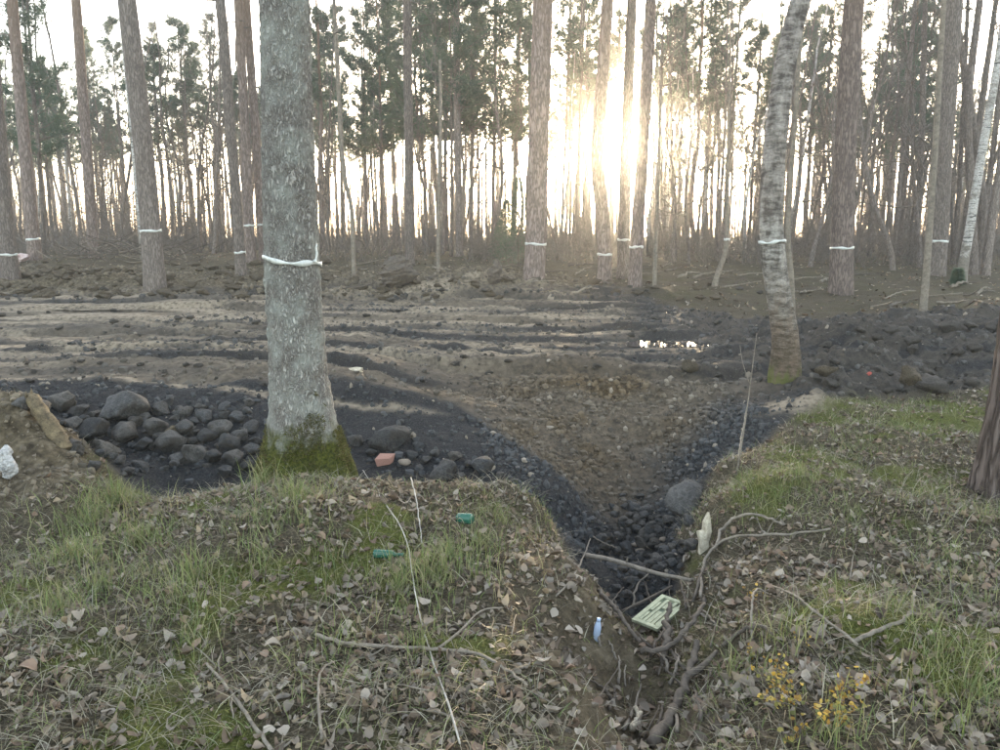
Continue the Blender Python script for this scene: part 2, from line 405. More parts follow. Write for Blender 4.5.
def mat_ground():
    m, nt, b, o = newmat('ground_soil')
    geo = N(nt, 'ShaderNodeNewGeometry').outputs['Position']
    za = N(nt, 'ShaderNodeAttribute', attribute_name='zone'); zb = N(nt, 'ShaderNodeAttribute', attribute_name='zone2')
    sa = N(nt, 'ShaderNodeSeparateColor'); nt.links.new(za.outputs['Color'], sa.inputs[0])
    sb = N(nt, 'ShaderNodeSeparateColor'); nt.links.new(zb.outputs['Color'], sb.inputs[0])
    mud, peat, clay = sa.outputs[0], sa.outputs[1], sa.outputs[2]
    soil, sand, moss = sb.outputs[0], sb.outputs[1], sb.outputs[2]
    n1 = noise(nt, geo, 2.3, 5); n2 = noise(nt, geo, 14, 5, .6); n3 = noise(nt, geo, 70, 4, .6); n4 = noise(nt, geo, 240, 2)
    litter = ramp(nt, n3, [(.3, (.020, .015, .009)), (.5, (.055, .042, .027)), (.62, (.11, .086, .058)), (.75, (.19, .152, .11))])
    litter = mixc(nt, ramp(nt, n2, [(.35, 0), (.7, .6)]), litter, (.05, .045, .025))
    mossc = ramp(nt, n3, [(.3, (.028, .032, .007)), (.7, (.105, .108, .026))])
    litter = mixc(nt, moss, litter, mossc)
    mudc = ramp(nt, n2, [(.3, (.038, .031, .023)), (.5, (.090, .072, .053)), (.7, (.155, .122, .087))])
    mudc = mixc(nt, ramp(nt, n1, [(.4, 0), (.65, .7)]), mudc, (.14, .11, .078))
    sandc = ramp(nt, n2, [(.3, (.17, .13, .088)), (.7, (.29, .235, .17))])
    peatc = ramp(nt, n3, [(.3, (.012, .012, .012)), (.55, (.028, .027, .0265)), (.75, (.066, .062, .057))])
    clayc = ramp(nt, n2, [(.3, (.026, .019, .012)), (.5, (.068, .047, .026)), (.72, (.135, .093, .05))])
    soilc = ramp(nt, n2, [(.3, (.03, .023, .014)), (.5, (.085, .066, .041)), (.7, (.17, .135, .09))])
    c = mixc(nt, soil, litter, soilc)
    c = mixc(nt, mud, c, mudc)
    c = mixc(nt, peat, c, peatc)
    c = mixc(nt, clay, c, clayc)
    sandm = fmath(nt, 'MULTIPLY', sand, ramp(nt, n2, [(.32, .25), (.52, 1)]))
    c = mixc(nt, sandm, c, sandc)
    nt.links.new(c, b.inputs['Base Color'])
    ro = mixc(nt, mud, (.95, .95, .95), (.88, .88, .88))
    ro = mixc(nt, fmath(nt, 'MULTIPLY', mud, ramp(nt, n1, [(.5, 0), (.65, .7)])), ro, (.66, .66, .66))
    nt.links.new(ro, b.inputs['Roughness'])
    b.inputs['Specular IOR Level'].default_value = .12
    h = fmath(nt, 'ADD', fmath(nt, 'MULTIPLY', n2, .5), fmath(nt, 'ADD', fmath(nt, 'MULTIPLY', n3, .35), fmath(nt, 'MULTIPLY', n4, .12)))
    bump(nt, b, h, .9, .05)
    return m
def mat_tint(name, rough=.8, trans=0.0, sat_noise=True, spec=.3):
    m, nt, b, o = newmat(name)
    a = N(nt, 'ShaderNodeAttribute', attribute_name='tint')
    nt.links.new(a.outputs['Color'], b.inputs['Base Color'])
    b.inputs['Roughness'].default_value = rough; b.inputs['Specular IOR Level'].default_value = spec
    if trans:
        t = N(nt, 'ShaderNodeBsdfTranslucent'); nt.links.new(a.outputs['Color'], t.inputs['Color'])
        mx = N(nt, 'ShaderNodeMixShader'); mx.inputs[0].default_value = trans
        nt.links.new(b.outputs[0], mx.inputs[1]); nt.links.new(t.outputs[0], mx.inputs[2]); nt.links.new(mx.outputs[0], o.inputs['Surface'])
    return m
def mat_bark(name, dark, mid, light, stretch=.25, scale=18, bstr=.8, bdist=.02, lichen=None, edge=(.25, .28), upper=None, upz=(3, 8), moss_z=None):
    m, nt, b, o = newmat(name)
    tcx = N(nt, 'ShaderNodeTexCoord').outputs['Object']
    mp = N(nt, 'ShaderNodeMapping'); mp.inputs['Scale'].default_value = (1, 1, stretch); nt.links.new(tcx, mp.inputs[0])
    vec = mp.outputs[0]
    v = N(nt, 'ShaderNodeTexVoronoi', feature='DISTANCE_TO_EDGE'); v.inputs['Scale'].default_value = scale
    wv = N(nt, 'ShaderNodeMix', data_type='VECTOR'); wv.inputs[0].default_value = .2
    nz = N(nt, 'ShaderNodeTexNoise'); nz.inputs['Scale'].default_value = scale * .8; nz.inputs['Detail'].default_value = 4; nt.links.new(vec, nz.inputs['Vector'])
    nt.links.new(vec, wv.inputs[4]); nt.links.new(nz.outputs['Color'], wv.inputs[5]); nt.links.new(wv.outputs[1], v.inputs['Vector'])
    n2 = noise(nt, vec, scale * 2.2, 5, .65)
    hh = fmath(nt, 'ADD', ramp(nt, v.outputs['Distance'], [(0, edge[0]), (edge[1], 1)]), fmath(nt, 'MULTIPLY', n2, .8))
    c = ramp(nt, fmath(nt, 'MULTIPLY', hh, .6), [(.15, dark), (.5, mid), (.85, light)])
    inf = N(nt, 'ShaderNodeObjectInfo').outputs['Random']
    c = mixc(nt, 1.0, c, ramp(nt, inf, [(0, .75), (1, 1.15)]), 'MULTIPLY')
    sep = N(nt, 'ShaderNodeSeparateXYZ'); nt.links.new(tcx, sep.inputs[0])
    if upper:
        mr = N(nt, 'ShaderNodeMapRange'); mr.inputs[1].default_value = upz[0]; mr.inputs[2].default_value = upz[1]
        nt.links.new(sep.outputs[2], mr.inputs[0])
        c = mixc(nt, mr.outputs[0], c, mixc(nt, n2, tuple(q * .6 for q in upper), upper))
    if lichen:
        ln = noise(nt, tcx, 5.5, 5, .6)
        c = mixc(nt, ramp(nt, ln, [(.44, 0), (.62, .7)]), c, mixc(nt, n2, tuple(q * .6 for q in lichen), lichen))
    if moss_z:
        mr = N(nt, 'ShaderNodeMapRange'); mr.inputs[1].default_value = moss_z[0]; mr.inputs[2].default_value = moss_z[1]
        mr.inputs[3].default_value = 1; mr.inputs[4].default_value = 0; nt.links.new(sep.outputs[2], mr.inputs[0])
        mf = ramp(nt, fmath(nt, 'ADD', fmath(nt, 'MULTIPLY', mr.outputs[0], 1.0), fmath(nt, 'MULTIPLY', noise(nt, tcx, 9, 5, .65), .75)), [(.74, 0), (.98, 1)])
        c = mixc(nt, mf, c, ramp(nt, noise(nt, tcx, 60, 3), [(.3, (.03, .036, .006)), (.7, (.12, .125, .02))]))
    nt.links.new(c, b.inputs['Base Color']); b.inputs['Roughness'].default_value = .92; b.inputs['Specular IOR Level'].default_value = .2
    bump(nt, b, hh, bstr, bdist)
    return m
def mat_birch():
    m, nt, b, o = newmat('bark_birch')
    tcx = N(nt, 'ShaderNodeTexCoord').outputs['Object']
    mp = N(nt, 'ShaderNodeMapping'); mp.inputs['Scale'].default_value = (3, 3, 22); nt.links.new(tcx, mp.inputs[0])
    n1 = noise(nt, mp.outputs[0], 1.6, 4); n2 = noise(nt, tcx, 4, 4); n3 = noise(nt, tcx, 30, 4)
    sep = N(nt, 'ShaderNodeSeparateXYZ'); nt.links.new(tcx, sep.inputs[0])
    mr = N(nt, 'ShaderNodeMapRange'); mr.inputs[1].default_value = 0; mr.inputs[2].default_value = 1.1; mr.inputs[3].default_value = .42; mr.inputs[4].default_value = 0.0
    nt.links.new(sep.outputs[2], mr.inputs[0])
    base = ramp(nt, n3, [(.3, (.20, .18, .155)), (.7, (.50, .47, .43))])
    f = ramp(nt, n1, [(.56, 0), (.62, 1)])
    c = mixc(nt, f, base, (.045, .04, .036))
    c = mixc(nt, ramp(nt, fmath(nt, 'ADD', n2, mr.outputs[0]), [(.52, 0), (.66, .9)]), c, mixc(nt, n3, (.05, .043, .034), (.17, .14, .105)))
    nt.links.new(c, b.inputs['Base Color']); b.inputs['Roughness'].default_value = .8
    bump(nt, b, fmath(nt, 'SUBTRACT', n3, f), .4, .01)
    return m
def mat_old_birch():
    m, nt, b, o = newmat('bark_old_birch')
    tcx = N(nt, 'ShaderNodeTexCoord').outputs['Object']
    mp = N(nt, 'ShaderNodeMapping'); mp.inputs['Scale'].default_value = (5, 5, 16); nt.links.new(tcx, mp.inputs[0])
    mq = N(nt, 'ShaderNodeMapping'); mq.inputs['Scale'].default_value = (1, 1, .35); nt.links.new(tcx, mq.inputs[0])
    n1 = noise(nt, mp.outputs[0], 1.5, 5, .65); n2 = noise(nt, mq.outputs[0], 11, 5, .65); n3 = noise(nt, tcx, 45, 4, .65)
    sep = N(nt, 'ShaderNodeSeparateXYZ'); nt.links.new(tcx, sep.inputs[0])
    zz = fmath(nt, 'ADD', sep.outputs[2], fmath(nt, 'MULTIPLY', fmath(nt, 'SUBTRACT', n2, .5), 2.0))
    h = fmath(nt, 'MULTIPLY', zz, .3)
    light = ramp(nt, h, [(.0, (.14, .10, .072)), (.13, (.20, .155, .12)), (.24, (.30, .265, .225)), (.36, (.35, .32, .28)), (.5, (.31, .275, .24)), (1, (.32, .285, .25))])
    dark = ramp(nt, h, [(.0, (.05, .04, .022)), (.16, (.075, .055, .036)), (.3, (.10, .085, .07)), (1, (.085, .07, .06))])
    f = ramp(nt, fmath(nt, 'ADD', fmath(nt, 'MULTIPLY', n1, .55), fmath(nt, 'MULTIPLY', n2, .45)), [(.42, 0), (.58, 1)])
    c = mixc(nt, f, light, dark)
    c = mixc(nt, 1.0, c, ramp(nt, n3, [(.3, .7), (.7, 1.15)]), 'MULTIPLY')
    moss = ramp(nt, fmath(nt, 'SUBTRACT', n2, fmath(nt, 'MULTIPLY', sep.outputs[2], 1.6)), [(.42, 0), (.6, .8)])
    c = mixc(nt, moss, c, (.10, .105, .03))
    nt.links.new(c, b.inputs['Base Color']); b.inputs['Roughness'].default_value = .9; b.inputs['Specular IOR Level'].default_value = .2
    bump(nt, b, fmath(nt, 'SUBTRACT', n3, fmath(nt, 'MULTIPLY', f, 1.2)), .8, .012)
    return m
def mat_plain(name, c1, c2, scale=20, rough=.85, bstr=.5, bdist=.01, spec=.3, vary=False):
    m, nt, b, o = newmat(name)
    tcx = N(nt, 'ShaderNodeTexCoord').outputs['Object']
    n1 = noise(nt, tcx, scale, 5, .6); n2 = noise(nt, tcx, scale * 5, 4, .6)
    f = fmath(nt, 'ADD', fmath(nt, 'MULTIPLY', n1, .6), fmath(nt, 'MULTIPLY', n2, .4))
    cc_ = ramp(nt, f, [(.35, c1), (.65, c2)])
    if vary:
        inf = N(nt, 'ShaderNodeObjectInfo').outputs['Random']
        cc_ = mixc(nt, 1.0, cc_, ramp(nt, inf, [(0, (.6, .58, .55)), (.4, (1, 1, 1)), (.75, (1.25, 1.12, .95)), (1, (1.5, 1.45, 1.4))]), 'MULTIPLY')
        dn = noise(nt, tcx, 1.7, 4, .6)       # clinging soil
        cc_ = mixc(nt, ramp(nt, dn, [(.5, 0), (.6, .8)]), cc_, (.030, .025, .019))
    nt.links.new(cc_, b.inputs['Base Color'])
    b.inputs['Roughness'].default_value = rough; b.inputs['Specular IOR Level'].default_value = spec
    if bstr: bump(nt, b, f, bstr, bdist)
    return m
def mat_glass(name, col, rough=.15, trans=.8):
    m, nt, b, o = newmat(name)
    b.inputs['Base Color'].default_value = (*col, 1); b.inputs['Roughness'].default_value = rough
    b.inputs['Transmission Weight'].default_value = trans; b.inputs['IOR'].default_value = 1.4
    return m
def mat_needles():
    m, nt, b, o = newmat('pine_needles')
    inf = N(nt, 'ShaderNodeObjectInfo').outputs['Random']
    tcx = N(nt, 'ShaderNodeTexCoord').outputs['Object']
    c = ramp(nt, noise(nt, tcx, .9, 3), [(.3, (.042, .075, .046)), (.7, (.085, .125, .065))])
    c = mixc(nt, 1.0, c, ramp(nt, inf, [(0, (.8, .85, .9)), (1, (1.25, 1.15, 1.0))]), 'MULTIPLY')
    nt.links.new(c, b.inputs['Base Color']); b.inputs['Roughness'].default_value = .6
    t = N(nt, 'ShaderNodeBsdfTranslucent'); nt.links.new(c, t.inputs['Color'])
    mx = N(nt, 'ShaderNodeMixShader'); mx.inputs[0].default_value = .3
    nt.links.new(b.outputs[0], mx.inputs[1]); nt.links.new(t.outputs[0], mx.inputs[2]); nt.links.new(mx.outputs[0], o.inputs['Surface'])
    return m
M = {}
M['ground'] = mat_ground()
M['pine'] = mat_bark('bark_pine', (.05, .038, .032), (.15, .115, .097), (.27, .21, .18), .22, 16, .9, .025, upper=(.24, .155, .10), upz=(5, 10))
M['pine_grey'] = mat_bark('bark_grey', (.045, .037, .032), (.135, .11, .093), (.24, .20, .172), .2, 20, .8, .02)
M['alder'] = mat_bark('bark_lichened', (.09, .078, .068), (.26, .235, .205), (.42, .39, .345), .36, 30, 1.0, .02, edge=(.1, .3), lichen=(.48, .48, .42), moss_z=(.05, .75))
M['dark_bark'] = mat_bark('bark_furrowed', (.012, .009, .008), (.06, .044, .036), (.13, .10, .085), .12, 14, 1.0, .03)
M['birch'] = mat_birch()
M['old_birch'] = mat_old_birch()
M['twig'] = mat_plain('bare_twig', (.07, .055, .045), (.17, .145, .12), 10, .85, 0)
M['pale_twig'] = mat_plain('peeled_twig', (.20, .18, .15), (.42, .38, .33), 14, .8, .3, .003)
M['branch'] = mat_plain('dead_branch', (.09, .075, .058), (.24, .20, .155), 16, .88, .6, .006)
M['dark_branch'] = mat_plain('damp_branch', (.045, .036, .028), (.12, .095, .072), 16, .85, .6, .006)
M['needles'] = mat_needles()
M['stone'] = mat_plain('slate_boulder', (.020, .020, .020), (.095, .092, .088), 3.2, .82, .8, .04, .25, True)
M['clod'] = mat_plain('peat_clod', (.017, .014, .011), (.075, .063, .05), 14, .9, .8, .02)
M['earth_clod'] = mat_plain('earth_clod', (.022, .017, .011), (.12, .092, .058), 10, .95, .9, .03)
M['pale_stone'] = mat_plain('tan_stone', (.14, .11, .08), (.30, .24, .18), 12, .85, .6, .01)
M['brick'] = mat_plain('broken_brick', (.22, .10, .07), (.42, .24, .18), 25, .9, .5, .01)
M['band'] = mat_plain('white_tape', (.36, .36, .33), (.62, .61, .56), 30, .45, .1, .002)
M['leaf'] = mat_tint('fallen_leaf', .75, .12, spec=.35)
M['grass'] = mat_tint('grass_blade', .6, .3)
M['moss'] = mat_tint('moss_tuft', .9, .15)
M['lump'] = mat_tint('soil_lump', .9)
M['yellow_leaf'] = mat_tint('yellow_leaf', .55, .4)
M['water'] = mat_glass('puddle_water', (.02, .02, .02), .04, 0.0)
M['green_glass'] = mat_glass('green_bottle_glass', (.025, .11, .07), .2, .25)
M['blue_plastic'] = mat_glass('clear_plastic', (.62, .74, .92), .2, .5)
M['plastic_cap'] = mat_plain('bottle_cap', (.30, .38, .52), (.40, .48, .62), 10, .4, 0)
M['panel'] = mat_plain('faded_panel', (.20, .21, .13), (.42, .42, .28), 12, .7, .3, .004)
M['panel_dark'] = mat_plain('panel_backing', (.09, .11, .07), (.18, .20, .13), 12, .7, .3, .004)
M['white_wood'] = mat_plain('bleached_wood', (.22, .185, .13), (.56, .49, .37), 18, .85, .5, .006)
M['stub_wood'] = mat_plain('rotten_wood', (.035, .026, .016), (.18, .135, .075), 16, .9, .8, .012)
M['sack'] = mat_plain('pale_sheet', (.10, .095, .09), (.52, .50, .48), 14, .6, .5, .01)
M['red'] = mat_plain('red_litter', (.26, .05, .035), (.40, .09, .06), 20, .5, 0)
M['yellow_scrap'] = mat_plain('yellow_scrap', (.55, .42, .05), (.7, .55, .1), 20, .5, 0)
M['redwhite'] = mat_plain('pale_red_litter', (.30, .19, .17), (.50, .40, .37), 4, .5, 0)

# ------------------------------------------------------------------ ground sheet
x_, y_ = XX.ravel(), YY.ravel()
mud, peat, clay, soil, gul = zones(x_, y_)
rt = rut(x_, y_); s_ = rut_coord(x_, y_)
sn = fbm2(x_ * .45 + 3, s_ * 2.4, 4, 101)
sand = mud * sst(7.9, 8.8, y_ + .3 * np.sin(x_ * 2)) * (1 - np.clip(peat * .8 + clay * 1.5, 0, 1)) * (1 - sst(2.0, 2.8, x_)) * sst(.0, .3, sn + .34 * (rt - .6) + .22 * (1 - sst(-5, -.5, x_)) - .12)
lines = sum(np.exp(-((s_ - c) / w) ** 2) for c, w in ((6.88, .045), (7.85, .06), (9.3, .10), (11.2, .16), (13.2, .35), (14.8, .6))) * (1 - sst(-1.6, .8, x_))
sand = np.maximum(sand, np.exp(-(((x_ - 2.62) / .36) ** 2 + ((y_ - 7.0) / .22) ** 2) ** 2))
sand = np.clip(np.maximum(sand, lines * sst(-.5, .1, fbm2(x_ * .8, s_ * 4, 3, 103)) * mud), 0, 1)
soil = np.clip(np.maximum(soil, gul * .8), 0, 1)
moss = (1 - mud) * (1 - soil) * sst(.04, .34, fbm2(x_ * 1.8, y_ * 1.8, 4, 111) + .05)
moss = moss * (1 - .9 * gul) * (1 - .85 * sst(8, 11, y_))
peat2 = np.clip(np.maximum(peat, 0), 0, 1)
nx, ny = len(GX), len(GY)
ii = (np.arange(ny - 1)[:, None] * nx + np.arange(nx - 1)[None, :])
GQ = np.stack([ii, ii + 1, ii + nx + 1, ii + nx], -1).reshape(-1, 4)
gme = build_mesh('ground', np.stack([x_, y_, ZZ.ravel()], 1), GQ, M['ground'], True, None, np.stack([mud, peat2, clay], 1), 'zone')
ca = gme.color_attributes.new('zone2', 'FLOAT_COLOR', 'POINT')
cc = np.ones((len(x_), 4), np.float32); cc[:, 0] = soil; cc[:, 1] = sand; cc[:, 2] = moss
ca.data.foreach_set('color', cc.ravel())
ground = link('ground', gme); ground['kind'] = 'structure'

# puddles standing in the ruts
def puddle(cx, cy, rx, ry):
    V = []; n = 40; lvl = float(rbf(np.array([cx]), np.array([cy]))[0]) + .046
    for i in range(n):
        a = i * 2 * math.pi / n; r = 1.25 + .2 * math.sin(3 * a + cx) + .12 * random.uniform(-1, 1)
        V.append((rx * math.cos(a) * r, ry * math.sin(a) * r, 0))
    o = link('puddle', build_mesh('puddle', V + [(0, 0, 0)], np.array([[n, i, (i + 1) % n] for i in range(n)]), M['water']), None, (cx, cy, lvl)); o['kind'] = 'structure'
for a in PUDDLES: puddle(*a)

# ------------------------------------------------------------------ tree builders
def trunk_mesh(name, path, rad, sides, mat, rough=.05, seed=0, fine=0.0, flare=0.0, roots=5):
    """tapered, uneven trunk following a path (local coordinates, base at the origin)"""
    pts = np.asarray(path, float); n = len(pts)
    V, Q, T = tube(pts, rad, sides, True)
    k = n * sides
    c = np.repeat(pts, sides, axis=0); d = V[:k] - c
    rr = np.repeat(np.asarray(rad), sides)
    q = V[:k].copy()
    f = 1 + rough * fbm3(q * np.array([1, 1, .5]), .5 / max(np.mean(rad), .02), 3, seed)
    if flare:
        a = np.arctan2(d[:, 1], d[:, 0]); h = np.clip(q[:, 2], 0, None)
        f += flare * np.exp(-h / (rr * 1.6)) * (.35 + .65 * (.5 + .5 * np.cos(roots * a + seed + .8 * np.sin(2 * a))))
    if fine:
        a = np.arctan2(d[:, 1], d[:, 0]); R0 = float(np.mean(rad))
        u = a / (2 * math.pi) * 22; w = q[:, 2] * 22 / (2 * math.pi * R0) * .42
        # bark plates: wrap the angle so that no seam shows
        wx = fbm3(q, 9, 3, seed + 5) * .9
        wl1 = worley2((u % 22) + wx, w + wx, seed); 
        f += fine / rr * (.55 - wl1) + fine * .5 / rr * fbm3(q, 45, 3, seed + 9)
    V[:k] = c + d * f[:, None]
    return build_mesh(name, V, [Q, T] if len(T) else Q, mat, True)

def pine_crown(seed, L=6.0, Rmax=1.9, dens=1.0, dead=2.5):
    rs = np.random.default_rng(seed); mb = MB(); nv = []
    mb.tube([(0, 0, -.2), (0.03, 0, L * .5), (0, .03, L)], [.075, .045, .012], 5, 0)
    z = -dead
    tufts = []
    while z < L:
        live = z >= 0
        for _ in range(rs.integers(3, 6) if live else rs.integers(0, 3)):
            if rs.random() < .30: continue
            az = rs.uniform(0, 2 * math.pi); t = max(z, 0) / L
            if live: Lb = Rmax * (math.sin(min(1, t * 1.5 + .28) * math.pi * .62)) * (1.06 - t) * rs.uniform(.6, 1.25) + .25
            else: Lb = rs.uniform(.25, 1.0)
            el = rs.uniform(.0, .5) + .5 * t if live else rs.uniform(-.25, .25)
            p = np.array([0, 0, z + rs.uniform(-.1, .1)]); pts = [p]
            d = np.array([math.cos(az) * math.cos(el), math.sin(az) * math.cos(el), math.sin(el)])
            ns = 5
            for k in range(ns):
                d = d + rs.normal(0, .13, 3) + np.array([0, 0, .05 if live else -.02]); d /= np.linalg.norm(d)
                pts.append(pts[-1] + d * Lb / ns)
            pts = np.array(pts)
            mb.tube(pts, np.linspace(.022 * (1.4 - t), .006, len(pts)), 3, 0, False)
            if live:
                for k in range(2, len(pts)):
                    for s in range(int(rs.integers(2, 5) * dens)):
                        o = rs.normal(0, 1, 3); o[2] = abs(o[2]) * .5; o /= np.linalg.norm(o)
                        e = pts[k] + (o * .7 + d * .4) * rs.uniform(.12, .5) * (.55 + .45 * Lb / Rmax)
                        mb.tube([pts[k], e], [.006, .003], 3, 0, False)
                        tufts.append((e, e - pts[k])); tufts.append(((e + pts[k]) / 2, e - pts[k]))
        z += rs.uniform(.22, .42)
    nq = 13
    E = np.array([t[0] for t in tufts]); D = np.array([t[1] for t in tufts]); D /= np.linalg.norm(D, axis=1)[:, None] + 1e-9
    E = np.repeat(E, nq, 0); D = np.repeat(D, nq, 0)
    n = len(E); dv = D * .6 + rs.normal(0, .75, (n, 3)); dv /= np.linalg.norm(dv, axis=1)[:, None]
    ln = rs.uniform(.09, .2, n)[:, None]; sd = np.cross(dv, rs.normal(0, 1, (n, 3))); sd /= np.linalg.norm(sd, axis=1)[:, None] + 1e-9
    b0 = E + rs.normal(0, .06, (n, 3)); w = .015
    V = np.stack([b0 - sd * w, b0 + sd * w, b0 + dv * ln], 1).reshape(-1, 3)
    mb.add(V, None, np.arange(3 * n).reshape(-1, 3), 1)
    return mb.mesh('pine_crown', [M['twig'], M['needles']], False)

def bare_tree_parts(seed, Ht, r0, spread=.5, mat='pine_grey', start=.3, nb=16, bend=.25, sides=9, crownmat='twig'):
    """curving bare trunk plus a mesh of its branches and twigs"""
    rs = np.random.default_rng(seed)
    pts = [np.array([0., 0, -.15])]; d = np.array([rs.normal(0, .06), rs.normal(0, .06), 1.0]); n = 14
    for k in range(n):
        d = d + np.array([rs.normal(0, bend * .3), rs.normal(0, bend * .3), 0.1]); d /= np.linalg.norm(d)
        pts.append(pts[-1] + d * Ht / n)
    pts = np.array(pts); path = resample(pts, 26)
    rad = r0 * (1 - .88 * np.linspace(0, 1, 26) ** .9); rad[0] *= 1.35; rad[1] *= 1.1
    tr = trunk_mesh('bare_trunk', path, rad, sides, M[mat], .10, seed)
    mb = MB()
    def grow(p, d, L, r, depth):
        q = [p]; ns = 4 if depth < 3 else 3
        for k in range(ns):
            d = d + rs.normal(0, .22, 3) + np.array([0, 0, .07]); d /= np.linalg.norm(d)
            q.append(q[-1] + d * L / ns)
        mb.tube(np.array(q), np.linspace(r, r * .4, len(q)), 4 if depth < 2 else 3, 0, False)
        if depth < 3:
            for k in range(rs.integers(2, 5)):
                i = rs.integers(1, len(q)); dd = d + rs.normal(0, .6, 3); dd /= np.linalg.norm(dd)
                grow(q[i], dd, L * rs.uniform(.4, .7), r * .5, depth + 1)
    for k in range(nb):
        t = start + (1 - start) * (k + rs.random()) / nb; i = min(int(t * 25), 24)
        az = rs.uniform(0, 2 * math.pi); el = rs.uniform(.3, 1.1)
        grow(path[i], np.array([math.cos(az) * math.cos(el), math.sin(az) * math.cos(el), math.sin(el)]), Ht * spread * .36 * (1.15 - t) * rs.uniform(.6, 1.2) + .2, rad[i] * .42 + .003, 1)
    cr = mb.mesh('bare_crown', M[crownmat], True)
    return tr, cr
PCROWN = [pine_crown(100 + i, L, Rm, 1.0, dd) for i, (L, Rm, dd) in enumerate(((6, 1.9, 3), (7, 1.6, 4), (5, 2.1, 2), (8, 2.0, 2.5), (4.2, 1.5, 3.5), (9, 2.2, 1.5)))]
BARE = [bare_tree_parts(200 + i, 11, .075, .62, 'pine_grey', .2, 24, b) for i, b in enumerate((.2, .35, .15, .3))]
BIRCHY = [bare_tree_parts(220 + i, 12, .085, .5, 'birch', .35, 14, b) for i, b in enumerate((.15, .3))]

def key_tree(name, label, cat, Y, prof, mat, Ht, crown=None, crown_h=None, band=None, sides=20, rough=.05, fine=0, flare=.35, seed=0, rings=60, base=None, group=None, crown_scale=1.0, band_tail=False, sink=.2):
    """prof: [(px, py, width px)...] from the base upward, standing at depth Y"""
    prof = sorted(prof, key=lambda q: -q[1])
    P = np.array([[*at(a, b, Y), w * Y / F / 2] for a, b, w in prof])
    x0, y0 = P[0, 0], P[0, 1]; g = float(gz(x0, y0))
    P = P[P[:, 2] > g - .02] if (P[:, 2] > g - .02).sum() > 1 else P
    if P[0, 2] > g - sink: P = np.concatenate([[[P[0, 0], P[0, 1], g - sink, P[0, 3] * 1.03]], P])
    # carry the stem on above the picture's edge up to its full height
    if P[-1, 2] < Ht * .8:
        a, b = P[-2], P[-1]; s = (b[:2] - a[:2]) / (b[2] - a[2]); zt = g + Ht
        for f in (.5, 1.0):
            z = b[2] + (zt - b[2]) * f
            P = np.concatenate([P, [[b[0] + s[0] * (z - b[2]) * .8, b[1], z, b[3] * (1 - f * .8)]]])
    P[:, :3] -= np.array([x0, y0, g])
    S = smooth_path(P, rings, 2)
    root = link(name, None, None, (x0, y0, g)); root.empty_display_size = .3
    tag(root, label, cat, group)
    tr = link('trunk', trunk_mesh(name + '_trunk', S[:, :3], S[:, 3], sides, M[mat], rough, seed, fine, flare), root)
    if crown is not None:
        h = crown_h if crown_h is not None else Ht * .62
        i = int(np.argmin(abs(S[:, 2] - h)))
        link('crown', crown, root, tuple(S[i, :3]), (0, 0, random.uniform(0, 6)), (crown_scale,) * 3)
    if band is not None:
        zb = at(band[0], band[1], Y)[2] - g
        i = int(np.argmin(abs(S[:, 2] - zb)))
        marker_band(root, S[i, :3], S[i, 3] * 1.0 + (.012 if fine else .006), Y, seed, band_tail)
    return root
def marker_band(root, c, r, Y, seed, tail=False):
    rs = np.random.default_rng(seed + 50); n = 40; hw = .0009 * Y + .009 if Y > 8 else .013
    a = np.arange(n) * 2 * math.pi / n
    tilt = rs.uniform(-.12, .12)
    V = []
    for rr, dz in ((r, -hw), (r + .006, -hw), (r + .006, hw), (r, hw)):
        z = dz * (1 + .3 * np.sin(5 * a + 2 * seed)) + tilt * r * np.cos(a) + .008 * np.sin(3 * a + seed) + .004 * np.sin(7 * a + dz * 90)
        V.append(np.stack([rr * np.cos(a), rr * np.sin(a), z], 1))
    V = np.concatenate(V)
    Q = []
    for k in range(4):
        k2 = (k + 1) % 4
        for i in range(n): Q.append((k * n + i, k * n + (i + 1) % n, k2 * n + (i + 1) % n, k2 * n + i))
    mb = MB(); mb.add(V, Q); bo = link('marker_band', mb.mesh('marker_band', M['band']), root, tuple(c))
    if tail:
        mb = MB()
        kx, ky = r * .90, -.48 * r
        mb.tube([(kx, ky, -.004), (kx + .012, ky - .006, .012), (kx + .018, ky - .004, .05), (kx + .014, ky, .085), (kx + .02, ky, .11)], [.009, .008, .007, .006, .003], 5, 0, True, .5, 3)
        mb.tube([(kx - .01, ky - .004, 0.0), (kx + .006, ky - .012, .004), (kx + .02, ky - .01, -.012)], [.011, .013, .005], 6, 0, True, .5, 4)
        link('knot', mb.mesh('knot', M['band']), bo)

# ---- the trees one can point at
key_tree('mossy_tree', 'thick lichened grey trunk with moss-covered flared base and knotted white band', 'tree', 5.15,
         [(306,470,82),(303,440,68),(301,410,60),(297,350,54),(294,300,53),(292.5,262,52),(289,180,49),(287,100,47),(285,0,45)], 'alder', 13, BARE[0][1], 6.5, (293,262), 160, .06, .018, .38, 3, 480, band_tail=True)
key_tree('birch_tree', 'curved birch with pale peeling stem and brown foot on the pit rim', 'tree', 8.0,
         [(792,378,30),(787,345,26),(781,310,24),(775,275,23),(772,243,23),(771,210,22),(774,150,21),(782,80,20),(791,35,19),(801,0,18)], 'old_birch', 12, BIRCHY[0][1], 6.0, (773,243), 40, .07, .003, .3, 5, 160)
key_tree('pine_tree', 'dark furrowed pine trunk leaning over the grassy bank, its base among fallen leaves', 'tree', 4.75,
         [(1004,487,54),(1010,440,50),(1020,380,48),(1030,300,46),(1044,150,44),(1056,0,42)], 'dark_bark', 15, PCROWN[0], 9, None, 90, .06, .012, .25, 6, 260)
